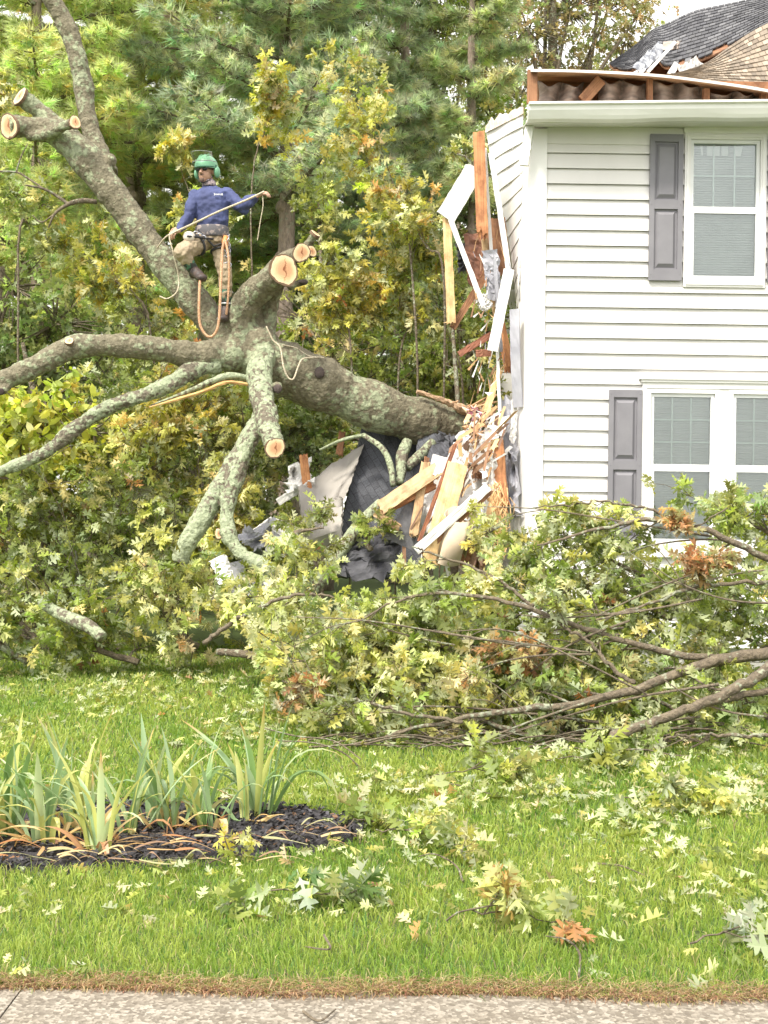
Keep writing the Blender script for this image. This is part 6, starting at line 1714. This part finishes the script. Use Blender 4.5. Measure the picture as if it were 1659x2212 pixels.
# ================================================================ FALLEN CROWN, left and behind
CR = 'leafy limbs of the fallen oak crown'
crown = [
 # (x,y,Y) -> (x,y,Y), ntips, spread, palette, tmpl, size, label
 ((560, 1420, 13.2), (420, 1010, 13.6), 215, (.75, .7, .75), P_YEL, 'fallen crown limb left of the cut lichen fork'),
 ((420, 1440, 13.0), (300, 1120, 13.2), 215, (.75, .7, .65), P_OAK, 'fallen crown limb low, left of the lichen fork'),
 ((260, 1440, 12.9), (160, 1150, 13.1), 215, (.75, .7, .65), P_OAK, 'fallen crown limb low at left, green leaves'),
 ((100, 1440, 12.8), (-20, 1150, 13.0), 200, (.75, .7, .65), P_OAK, 'fallen crown limb at lower left photo edge'),
 ((330, 1200, 14.0), (200, 960, 14.3), 220, (.8, .7, .6), P_OAK, 'fallen crown limb under the two long left limbs'),
 ((60, 1300, 13.8), (-60, 1020, 14.0), 200, (.8, .7, .6), P_PALE, 'fallen crown limb at left edge, pale leaves'),
 ((620, 1300, 13.8), (540, 960, 14.2), 220, (.6, .7, .7), P_OAK, 'fallen crown limb behind the hanging forked limb'),
 ((720, 1060, 14.0), (610, 900, 14.2), 150, (.5, .6, .35), P_DARK, 'dark leafy limb under the trunk'),
 ((880, 960, 14.4), (660, 930, 14.4), 90, (.5, .6, .25), P_OAK, 'leafy limb close under the trunk at mid length'),
 ((430, 1400, 11.6), (360, 1300, 11.5), 150, (.45, .5, .35), P_PALE, 'bright pale leafy bough on the lawn left of grey sheets'),
 ((300, 1430, 11.4), (200, 1380, 11.4), 110, (.45, .5, .25), P_OAK, 'low leafy bough beside the lichen log'),
 ((60, 1430, 11.2), (-30, 1340, 11.2), 130, (.5, .5, .35), P_OAK, 'low leafy bough at the left edge in front of crown'),
 ((620, 1350, 11.2), (680, 1240, 11.4), 60, (.35, .4, .20), P_PALE, 'pale leafy twigs in front of the beige panel'),
 ((560, 1380, 10.6), (600, 1330, 10.6), 70, (.4, .4, .22), P_PALE, 'pale leafy bough between curved bare branch and brush pile'),
 ((640, 1160, 11.9), (700, 1140, 11.9), 26, (.30, .3, .16), P_PALE, 'spray of pale leaves hanging before the beige panel'),
 ((330, 1040, 13.6), (440, 880, 13.9), 150, (.6, .6, .45), P_YEL, 'yellowing limb below the splintered branch'),
 ((800, 1190, 12.0), (850, 1130, 12.0), 12, (.2, .2, .12), P_OAK, 'few leaves hanging before the dark shingle face'),
 ((1040, 1200, 11.2), (1090, 1130, 11.2), 14, (.2, .2, .14), P_PALE, 'small leaf spray before the splintered orange stud'),
 ((500, 1250, 12.8), (470, 1100, 13.0), 110, (.35, .5, .5), P_YEL, 'yellow green leaves filling the gap beside the lichen fork'),
]
for i_, (a, b_, nt, sp, pal, lb) in enumerate(crown):
    mid = ((a[0] + b_[0]) / 2 - 30, (a[1] + b_[1]) / 2, (a[2] + b_[2]) / 2)
    P, R = px((*a, .035), (*mid, .025), (*b_, .008)); P[:, 2] = np.maximum(P[:, 2], .08)
    near = a[2] < 12
    bough('crown_limb', (P, R), lb, 'limb', CR, nt, sp, .125 if near else .14, pal, 700 + i_, 6, tmpl=OAK, t0=0, npath=12, up=.4, twig_r=.008)

# leafy limbs standing up behind the worker and above the trunk
UP = 'leafy oak limbs standing up behind the trunk'
ups = [
 ((545, 640, 15.6), (545, 380, 15.7), (590, 235, 15.8), 84, (.28, .5, .42), P_YEL, 'upright leafy limb right behind the worker, olive yellow'),
 ((900, 740, 15.2), (860, 430, 15.5), (770, 230, 15.7), 170, (.5, .5, .6), P_YEL, 'tall upright leafy limb midway between worker and house'),
 ((960, 640, 15.0), (920, 530, 15.1), (850, 420, 15.2), 30, (.35, .4, .45), P_YEL, 'bare pale stick slanting up left before the green limb'),
 ((1000, 860, 15.6), (960, 700, 15.8), (900, 560, 16.0), 150, (.6, .5, .5), P_OAK, 'leafy limb just left of the hanging yellow stud'),
 ((760, 800, 15.4), (740, 680, 15.6), (720, 590, 15.8), 160, (.60, .5, .42), P_YEL, 'leafy limb above the trunk, right of the cut fork'),
 ((480, 640, 15.2), (430, 480, 15.4), (390, 360, 15.6), 70, (.35, .4, .35), P_YEL, 'leafy limb left of the helmet with yellow tips'),
 ((330, 740, 15.0), (260, 620, 15.2), (170, 540, 15.4), 150, (.55, .5, .4), P_YEL, 'orange yellow leafy limb below the thick slanting limb'),
 ((360, 900, 14.8), (340, 800, 15.0), (300, 700, 15.2), 110, (.6, .5, .35), P_OAK, 'green limb between slanting and horizontal limbs'),
 ((700, 640, 15.8), (690, 520, 15.9), (690, 420, 16.0), 90, (.36, .4, .45), P_OAK, 'green limb above the sawn stub right of the worker'),
 ((860, 820, 15.8), (880, 700, 15.9), (860, 600, 16.0), 130, (.6, .5, .45), P_YEL, 'yellow green limb low above the trunk end'),
 ((1040, 420, 15.0), (1015, 350, 15.0), (985, 330, 15.0), 16, (.18, .2, .15), P_PALE, 'small leaf spray left of the orange stud top'),
 ((40, 560, 14.6), (60, 480, 14.8), (20, 400, 15.0), 60, (.5, .5, .45), P_OAK, 'thin leafy limb at left edge below the sawn ends'),
 ((-40, 420, 14.6), (-10, 300, 14.8), (5, 220, 15.0), 36, (.25, .4, .5), P_YEL, 'yellow leaf spray at the left edge beside sawn ends'),
]
for i_, (a, m_, b_, nt, sp, pal, lb) in enumerate(ups):
    P, R = px((*a, .03 if i_ else .012), (*m_, .02 if i_ else .01), (*b_, .006))
    if a[1] > 500 and i_ not in (0, 8):
        q = P[0].copy(); q[2] = .05; q[1] += .4; P = np.vstack([q, P]); R = np.concatenate([[.010], R * .5])
    bough('upright_limb', (P, R), lb, 'limb', UP, nt, sp, .15, pal, 740 + i_, 6, tmpl=OAK, t0=.35, npath=18, up=.3, twig_r=.007)
g = G(); P, R = px((985, 1000, 13.8, .03), (990, 900, 14.0, .028), (980, 740, 14.2, .022), (975, 680, 14.3, .015)); P, R = smooth_path(P, R, 12); g.tube(P, R, 8, wob=.1, rng=rs(3))
tag(g.build('sapling_stem', TWIG, smooth=True), 'thin dark upright sapling stem right behind the trunk end', 'sapling')


# ================================================================ STANDING TREES
def tuft_template(nn=20, seed=1):
    rng = rs(seed); V, T = [], []
    for k in range(nn):
        d = nrm(rng.standard_normal(3) * .75 + np.array([0, 1, .15])); s_ = nrm(np.cross(d, rng.standard_normal(3))) * .05
        L = rng.uniform(.7, 1.1); o = np.array([0, -rng.random() * .5, 0])
        V += [o - s_, o + s_, o + d * L + np.array([0, 0, -.12])]; T.append((3 * k, 3 * k + 1, 3 * k + 2))
    return np.array(V), np.array(T)


TUFT = [tuft_template(20, k) for k in range(3)]
PBARK = BARKP


def pine(dx, Y, r_, h, seed, label, zlo=2.2, nb=60, reach=3.4, pal=P_PINE, lean=0.0, dens=1.0, s_=.215):
    rng = rs(seed); base = at(dx, 1106, Y); base[2] = 0
    root = thing('pine_tree', label, 'tree', 'pines and tall trees behind the house')
    tg, bg_, ng = G(), G(), G()
    zz = np.linspace(0, h, 26); P = base + np.stack([lean * zz + .05 * np.sin(zz * .7 + seed), 0 * zz, zz], -1)
    tg.tube(P, r_ * (1 - .75 * zz / h), 12, wob=.05, rng=rng)
    for q in range(int(h / .9)):
        z = 1.5 + q * .9
        if z < h: tg.ball(base + np.array([lean * z, 0, z]), r_ * (1 - .75 * z / h) * 1.18, 10, 6)
    TP, TD, TC = [], [], []
    for q in range(nb):
        z = zlo + (h - zlo) * ((q + rng.random()) / nb); az = q * 2.4 + rng.normal() * .4
        L = reach * (1 - .55 * (z - zlo) / (h - zlo)) * rng.uniform(.65, 1.1)
        o = base + np.array([lean * z, 0, z]); d = np.array([math.cos(az), math.sin(az), 0])
        up = rng.uniform(-.05, .22)
        B = np.array([o, o + d * L * .35 + [0, 0, L * up * .5], o + d * L * .7 + [0, 0, L * up * .6], o + d * L + [0, 0, L * (up * .6 + .05)]])
        BP, BR = smooth_path(B, [.045, .03, .02, .008], 12); bg_.tube(BP, BR, 5, caps=False)
        sdv = np.array([-d[1], d[0], 0])
        for k in range(1, 12):
            for sg in (-1, 1, -1, 1)[:3 if k % 2 else 4]:
                if rng.random() > .9 * dens: continue
                l_ = L * .30 * (1.15 - k / 14) * rng.uniform(.6, 1.2); dr = nrm(sdv * sg + d * rng.uniform(.3, .9) + [0, 0, rng.uniform(-.1, .25)])
                e = BP[k] + dr * l_
                bg_.tube([BP[k], e], [.010, .004], 3, caps=False)
                m_ = max(3, int(l_ / .085))
                for t in np.linspace(.25, 1, m_): TP.append(BP[k] + dr * l_ * t + rng.normal(0, .03, 3)); TD.append(dr)
        TP.append(BP[-1]); TD.append(d)
    TP, TD = np.array(TP), nrm(np.array(TD) + rs(seed).standard_normal((len(TP), 3)) * .35 + [0, 0, .25])
    n_ = len(TP)
    place(ng, TUFT, TP, TD, nrm(rng.standard_normal((n_, 3)) + [0, 0, .6]), s_ * rng.uniform(.7, 1.25, n_), pick(rng, pal, n_, .16))
    tg.build('trunk', PBARK, root, smooth=True); bg_.build('branches', TWIG, root); ng.build('crown', NEEDLE, root)
    recentre(root, tuple(base))


PB = [((.43, .49, .32), 5), ((.52, .57, .36), 4), ((.35, .41, .28), 3), ((.57, .60, .35), 1)]
PY = [((.52, .57, .26), 5), ((.61, .64, .29), 4), ((.42, .48, .23), 3)]
pine(605, 21.0, .21, 15, 801, 'pine whose knotted trunk shows right behind the worker', 6.6, 64, 3.3, PB, dens=.95)
pine(70, 20.0, .18, 14, 802, 'yellow green pine filling the upper left corner', 3.6, 60, 3.6, PY)
pine(285, 24.0, .27, 17, 803, 'pine with broad trunk seen under the slanting limb', 5.0, 64, 4.0, PY)
pine(700, 24.5, .24, 17, 804, 'blue green pine towering above the leafy limbs at centre', 3.2, 68, 3.9, PB)
pine(860, 27.0, .22, 17, 805, 'pine left of the house, behind hanging studs', 1.8, 62, 3.6, PB)
pine(200, 28.0, .20, 17, 806, 'slim pine between the two long left limbs', 6.5, 54, 3.6, P_PINE)
pine(450, 28.0, .22, 18, 807, 'pine far behind the slanting limb and the helmet', 2.8, 66, 4.2, PY)
pine(1010, 22.5, .18, 12.4, 808, 'pine with low boughs beside the torn corner', 1.4, 44, 2.4, P_PINE)
pine(-160, 23.0, .2, 16, 809, 'pine just outside the left photo edge', 1.5, 44, 3.6, P_PINE)


def broad(dx, Y, r_, h, blobs, seed, label, pal, size=.16, k=6, per=70, tmpl=STAR, group='pines and tall trees behind the house', lmat=None, forkz=.35):
    """broadleaf tree: trunk, limbs reaching into leaf masses given as (px, py, radius m, depth offset)"""
    rng = rs(seed); base = at(dx, 1106, Y); base[2] = 0
    root = thing('broadleaf_tree' if h > 4 else 'shrub', label, 'tree' if h > 4 else 'shrub', group)
    tg, lf = G(), G()
    top = base + np.array([rng.normal() * .2, 0, h])
    P, R = smooth_path([base, (base + top) / 2 + [rng.normal() * .15, 0, 0], top], [r_, r_ * .7, r_ * .3], 16); tg.tube(P, R, 10, wob=.06, rng=rng)
    for bx_, by_, br, dY in blobs:
        c_ = at(bx_, by_, Y + dY); f = P[int(np.clip((c_[2] * forkz + .3 * h) / h * 15, 2, 14))]
        LP, LR = smooth_path([f, (f + c_) / 2 + rng.normal(0, .2, 3), c_], [r_ * .4, r_ * .25, r_ * .1], 10); tg.tube(LP, LR, 6, wob=.1, rng=rng)
        n_ = int(per * br * br * 1.6)
        u = nrm(rng.standard_normal((n_, 3))) * (rng.random((n_, 1)) ** .45) * br * [1, 1, .8]
        # gather the twigs into a few uneven sprays
        cl = nrm(rng.standard_normal((9, 3))) * br * .65
        u = np.where(rng.random((n_, 1)) < .75, cl[rng.integers(0, 9, n_)] + rng.standard_normal((n_, 3)) * br * .24, u)
        tips = c_ + u
        tips[:, 2] = np.maximum(tips[:, 2], .1)
        for q in range(0, n_, 4): tg.tube([c_ + (tips[q] - c_) * .15, (c_ + tips[q]) / 2 + rng.normal(0, .06, 3), tips[q]], [.02, .012, .005], 3, caps=False)
        clusters(lf, tmpl, rng, tips, nrm(u + rng.standard_normal((n_, 3)) * .3), k, size, pal, up=.4)
    tg.build('trunk', TWIG, root); lf.build('crown', lmat or LEAFBG, root)
    recentre(root, tuple(base))


broad(915, 29, .26, 15, [(920, 60, 1.6, 0), (1010, 20, 1.8, 1), (870, 160, 1.2, 0), (1000, 150, 1.5, .5), (940, -60, 2, 0), (1080, -20, 1.6, 0)], 820, 'broadleaf tree with dark trunk against sky at top centre', P_OAK, per=44)
broad(1180, 26, .24, 14, [(1140, 60, 1.5, 0), (1230, 20, 1.5, 0), (1310, 30, 1.2, .5), (1350, 90, .8, 0), (1080, 110, 1.1, 0), (1180, 150, 1.0, .5), (1270, 150, .8, 0), (1180, -60, 1.8, 0), (1300, -60, 1.5, 0), (1380, 30, .6, 0), (1120, 210, .9, 0), (1060, 190, .9, 1), (1330, 150, .5, 0)], 821, 'brownish oak crown rising behind the roof corner', P_RUSTGRN, per=44)
broad(1080, 23, .16, 9, [(1060, 260, 1.0, 0), (1110, 300, .9, 0), (1030, 350, 1.0, 0), (1090, 400, 1.0, 0), (1040, 470, 1.1, 0), (1090, 540, 1.2, 0), (1020, 600, 1.2, 0), (1080, 680, 1.2, 0), (1000, 760, 1.2, 0), (1080, 800, 1.1, 0)], 822, 'dense green tree directly behind the torn side wall', P_OAK, per=52)
broad(980, 18.5, .12, 5.2, [(960, 700, .9, 0), (1020, 780, .9, 0), (930, 800, .9, 0), (1040, 880, .9, 0), (980, 900, .9, 0), (900, 880, .9, 0), (1040, 1000, .9, 0), (900, 1000, .9, 0), (1060, 700, .7, .4)], 823, 'low green tree behind the crushed end of the trunk', P_OAK, per=56)
broad(40, 17.0, .12, 5.0, [(30, 620, 1.1, 0), (120, 700, 1.1, 0), (20, 740, 1.1, .4), (140, 800, .9, .4), (60, 850, 1.0, .4), (-60, 720, 1.2, 0), (230, 760, .8, .6)], 824, 'dark broadleaf tree at left between the limbs', P_DARK, per=56)
broad(60, 14.6, .08, 3.6, [(30, 930, .7, -1.1), (110, 900, .5, -1.1), (120, 960, .6, -1.1), (-20, 970, .6, -1.1), (200, 930, .4, -1.1), (50, 1030, .55, -1.3), (130, 850, .28, -1), (-20, 890, .45, -1)], 825, 'bright yellow leaved shrub at left edge above the crown', [((.48, .50, .09), 5), ((.60, .56, .13), 4), ((.34, .40, .07), 3)], size=.13, per=130, tmpl=OVAL, group='shrubs behind the fallen oak')
for i_, (dx, Y, bl, lb) in enumerate([
    (300, 17.5, [(270, 860, 1.0, 0), (360, 900, 1.0, 0), (280, 960, 1.1, 0), (400, 1000, 1.1, 0)], 'dark shrub behind the splintered branch'),
    (480, 18, [(450, 860, 1.0, 0), (540, 900, 1.0, 0), (480, 980, 1.2, 0), (560, 1000, 1.2, 0)], 'dark shrub behind the tree crotch'),
    (700, 18, [(660, 700, 1.1, 0), (720, 800, 1.1, 0), (640, 820, 1.1, 0), (780, 880, 1.1, 0), (700, 980, 1.2, 0)], 'green shrub behind the middle of the trunk'),
    (850, 19, [(840, 740, 1.1, 0), (850, 850, 1.1, 0), (920, 760, 1.1, 0), (850, 980, 1.2, 0), (800, 640, 1.0, 0)], 'green shrub behind the far half of the trunk'),
    (60, 18, [(60, 1000, 1.3, 0), (180, 1020, 1.3, 0), (-60, 980, 1.3, 0), (300, 1040, 1.3, 0)], 'dark shrub behind the lower left limbs')]):
    broad(dx, Y, .05, 2.8, bl, 830 + i_, lb, P_DARK if i_ != 2 else P_OAK, per=50, group='shrubs behind the fallen oak')

# far wood, one mass
g = G(); rng = rs(900); n_ = 60000
x = rng.uniform(-26, 26, n_); Y_ = rng.uniform(33, 46, n_)
hmax = 12.0 + 2.5 * np.sin(x * .35 + 1) + 1.8 * np.sin(x * 1.1) + 1.2 * np.sin(x * 2.3)
z = hmax * rng.random(n_) ** .8
clc = np.stack([x, Y_, z], -1)[rng.integers(0, n_, 1500)]
P = clc[rng.integers(0, 1500, n_)] + rng.standard_normal((n_, 3)) * [.55, .5, .45]
P[:, 2] = np.abs(P[:, 2])
D = rng.standard_normal((n_, 3)); N = rng.standard_normal((n_, 3)) + [0, 0, .8]
place(g, STAR, P, D, N, rng.uniform(.28, .48, n_), pick(rng, [((.26, .34, .13), 5), ((.34, .41, .15), 4), ((.44, .46, .18), 2), ((.19, .26, .10), 3)], n_, .2))
o = g.build('woods', LEAFBG); tag(o, kind='stuff')
g = G()
for q in range(26):
    x = rng.uniform(-22, 22); y = rng.uniform(30, 40); h = rng.uniform(8, 11)
    gg = G(); gg.tube([(x, y, 0), (x + rng.normal() * .2, y, h * .5), (x + rng.normal() * .5, y, h)], [.2, .15, .07], 8, wob=.05, rng=rng)
    g.V += []; 
    V = np.vstack(gg.V); g.add(V, np.vstack(gg.T), np.vstack(gg.Q))
tag(g.build('woods_trunks', PBARK), kind='stuff')
